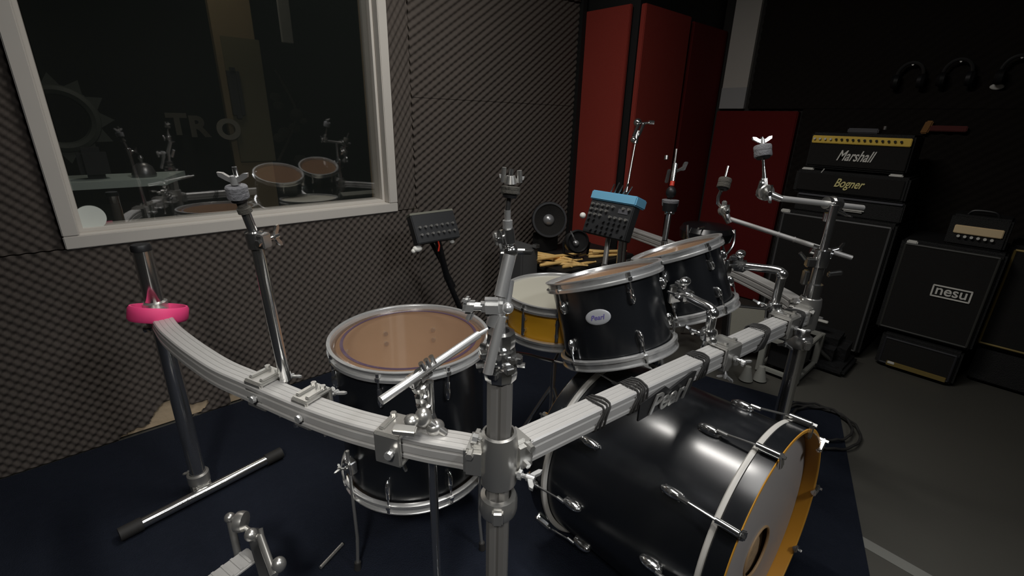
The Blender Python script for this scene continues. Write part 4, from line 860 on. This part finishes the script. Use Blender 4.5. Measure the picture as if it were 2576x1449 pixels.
# ================================================================== PEDAL AND SMALL ROD
c=Vector((0.1364,1.1881,0.0080)); 
P=lambda p:Vector(p)
t=Thing('hi_hat_pedal','chrome pedal with a ribbed pale footboard standing on the mat at the bottom edge','pedal',(.28,.84,.008))
h0=Vector((0.1030,1.2503,0.0600)); 
p1=Vector((0.0953,1.1599,0.2729)); p2=Vector((0.1300,1.0785,0.2587)); f1=Vector((0.0912,1.1183,0.1796)); f2=Vector((0.1265,0.9857,0.2087))
t.part('left_post',MB().cyl(f1,p1,.009,n=14).ball(p1,.013),DCHROME); t.part('right_post',MB().box(lerp(p2,f2,.45),(.030,.020,(p2-f2).length*1.15),(CR,CF,(p2-f2)),bev=.004),BLACK)
t.part('right_strut',MB().cyl((0.1376,1.0491,0.2714),(0.1343,0.9396,0.2463),.009,n=14),DCHROME)
m=MB().cyl(p1,(0.1368,1.0642,0.2567),.007,n=12).lathe((0.1125,1.1193,0.2805),CR,[(1e-5,-.012),(.024,-.010),(.026,0),(.024,.010),(1e-5,.012)],20).ball((0.1235,1.0792,0.2627),.016).cyl((0.1152,1.1260,0.2993),(0.1098,1.1158,0.2682),.006,n=10).cyl((0.1437,1.0628,0.2814),(0.1425,1.0549,0.2630),.005,n=10)
t.part('cam_axle',m,DCHROME)
a=Vector((0.1187,1.0674,0.2147)); b=Vector((-0.0002,1.0326,0.2166)); fw=(b-a).normalized(); sd=fw.cross(UP).normalized(); un=sd.cross(fw)
m=MB().box((a+b)/2,((b-a).length,.055,.010),(fw,sd,un),bev=.003)
for k in range(9): m.box(a+fw*(.02+.022*k)+un*.006,(.006,.048,.003),(fw,sd,un))
t.part('footboard',m,ALU)
t.part('wing_bolt',MB().ball((0.1494,0.9481,0.2625),.016,(1,1,1.2)).cyl((0.1411,0.9554,0.2623),(0.1494,0.9481,0.2625),.006,n=8),DCHROME)
t.part('base_plate',MB().box(Vector(((a.x+f2.x)/2,(a.y+f2.y)/2,.014)),(.10,.20,.010),(CR,CF,UP),bev=.002),BLACK)
ra=Vector((0.3546,1.1329,0.0170)); rb=Vector((0.2730,1.0962,0.0170))
single('loose_rod',MB().cyl(ra,rb,.0055,n=12),DCHROME,'short loose chrome rod lying on the navy mat left of the centre post','rod',tuple((ra+rb)/2))
# bass pedal seen behind / below the drum head edge
t=Thing('bass_drum_pedal','chrome bass drum pedal half hidden at the rear hoop near the bottom edge','pedal',(.98,.86,.008))
c=Vector((1.02,.86,.0))
t.part('frame',MB().box((1.02,.84,.16),(.014,.02,.28),bev=.003).box((1.13,.84,.16),(.014,.02,.28),bev=.003).cyl((1.01,.84,.29),(1.14,.84,.29),.007,n=10),DCHROME); t.part('footboard',MB().box((1.075,1.01,.06),(.08,.28,.010),((1,0,0),(0,1,-.25),(0,.25,1)),bev=.003),ALU); t.part('base_plate',MB().box((1.075,.97,.013),(.11,.40,.008)),BLACK)
# ================================================================== BOOTH BEHIND THE GLASS
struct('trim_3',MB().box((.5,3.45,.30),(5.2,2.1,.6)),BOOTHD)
ta=Vector((-0.0803,2.6200,0.9651)); tb=Vector((0.2853,2.6200,0.9477))
t=Thing('booth_table','pale green white table top seen through the left of the window','table',((ta.x+tb.x)/2-.1,2.8,.60))
t.part('table_top',MB().poly([(ta.x-.25,2.62,ta.z),(tb.x-.02,2.62,ta.z),(tb.x+.10,2.92,ta.z),(ta.x-.25,2.92,ta.z)],(0,0,-.03)),PALEGREEN)
for x in (ta.x-.15,tb.x-.06): t.part('leg',MB().box((x,2.78,(.6+ta.z)/2-.015),(.04,.04,ta.z-.6-.03)),BLACK)
zt=ta.z
c=Vector((0.1513,12.9156,0.0000)) if False else Vector((lerp(ta,tb,.33).x,2.75,zt))
single('monitor_speaker',MB().box(c+UP*.065,(.10,.09,.13),bev=.02),BLACK,'black monitor speaker standing on the pale table behind the glass','speaker',tuple(c))
c=Vector((lerp(ta,tb,.78).x,2.73,zt)); single('metal_bell',MB().lathe(c,UP,[(1e-5,0),(.045,0),(.047,.012),(.036,.045),(.018,.060),(.007,.063),(.007,.075),(.011,.082),(.007,.092),(1e-5,.095)],32),mat('dull_bell_metal',(.20,.20,.20),.35,.7),'dull metal bell on the pale table behind the glass','bell',tuple(c))
a=Vector((0.7289,3.6000,1.8680)); b=Vector((0.7944,3.6000,0.9334)); c_=Vector((1.0064,3.6000,1.9114)); d_=Vector((0.9854,3.6000,0.9206))
x0=(a.x+b.x)/2; x1=(c_.x+d_.x)/2
t=Thing('wooden_post','wide brown wooden board with a dark recess standing in the booth','board',((x0+x1)/2,3.62,.6))
t.part('board',MB().box(((x0+x1)/2,3.63,1.5),(x1-x0,.06,1.8),bev=.003),BOOTHW)
h=Vector((0.8315,3.6000,1.3638)); t.part('green_panel',MB().box((h.x+.075,3.595,h.z-.05),(.22,.010,.75),bev=.003),mat('olive_panel',(.085,.075,.035),.6)); t.part('recess',MB().box((h.x,3.588,h.z),(.07,.012,.30),bev=.02),BLACK)
a=Vector((0.6617,2.9000,0.9481)); b=Vector((0.9356,2.9000,0.8820)); single('grey_bar',MB().cyl(a,b,.02,n=12),mat('grey_bar_metal',(.28,.28,.26),.5),'pale horizontal bar in the booth behind the felt of the left cymbal rod','bar',tuple((a+b)/2)) if False else None
def hang(px,py,qx,qy,w,nm,lab,cat):
    pass
a=Vector((1.1492,3.4000,2.0312)); b=Vector((1.1094,3.4000,1.6657)); single('hanging_lamp_tube',MB().box((a+b)/2,(.07,.02,(a-b).length),bev=.004),mat('grey_plate',(.20,.20,.18),.6),'grey vertical strip hanging high in the booth beside the wooden board','strip',tuple((a+b)/2))
c=Vector((-0.0384,3.9000,1.1881)); m=MB()
for k in range(12):
    a=2*PI*k/12; o=Vector((math.cos(a),0,math.sin(a))); m.poly([c+o*.17+Vector((-o.z,0,o.x))*.05,c+o*.25,c+o*.17-Vector((-o.z,0,o.x))*.05],(0,.02,0))
m.torus(c+Vector((0,.01,0)),(0,1,0),.16,.03,40,8)
single('starburst_frame',m,mat('grey_green_frame',(.07,.08,.068),.6),'pale starburst shaped round frame on the booth wall at the left','frame',tuple(c))
for i,(ch,px,py) in enumerate((('T',450,305),('R',500,312),('O',572,318))):
    c=Vector(((0.5952,4.4000,1.1581),(0.7366,4.4000,1.1426),(0.9267,4.4000,1.1235))[i]) if i<2 else Vector((0.7540,3.5800,1.1471))
    single('sign_letter',text_mb(ch,c,(1,0,0),(0,0,1),.155 if i<2 else .13,.01,bold=.04),mat('dim_letter_%d'%i,(.16,.15,.12),.7),'dim pale letter %s in the booth behind the glass'%ch,'letter',tuple(c),'pale sign letters in the booth')
c=Vector((1.3824,4.3000,1.1758)); m=MB(); random.seed(3)
m.tube(bez([c-UP*.30-Vector((.15,0,0)),c-UP*.05,c+UP*.12+Vector((.04,0,0)),c+UP*.40-Vector((.08,0,0))],6),.012,8)
for k in range(9):
    q=c+Vector((random.uniform(-.2,.15),random.uniform(-.03,.03),random.uniform(-.3,.2))); m.ball(q,random.uniform(.03,.06),(1,.4,.8),n=5)
single('dried_flowers',m,mat('dried_petals',(.13,.12,.10),.8),'pale dried flower branch in the booth right of the wooden board','plant',tuple(c))
c0=Vector((0.6667,2.7500,0.9758)); c1_=Vector((0.8817,2.7500,0.9079))
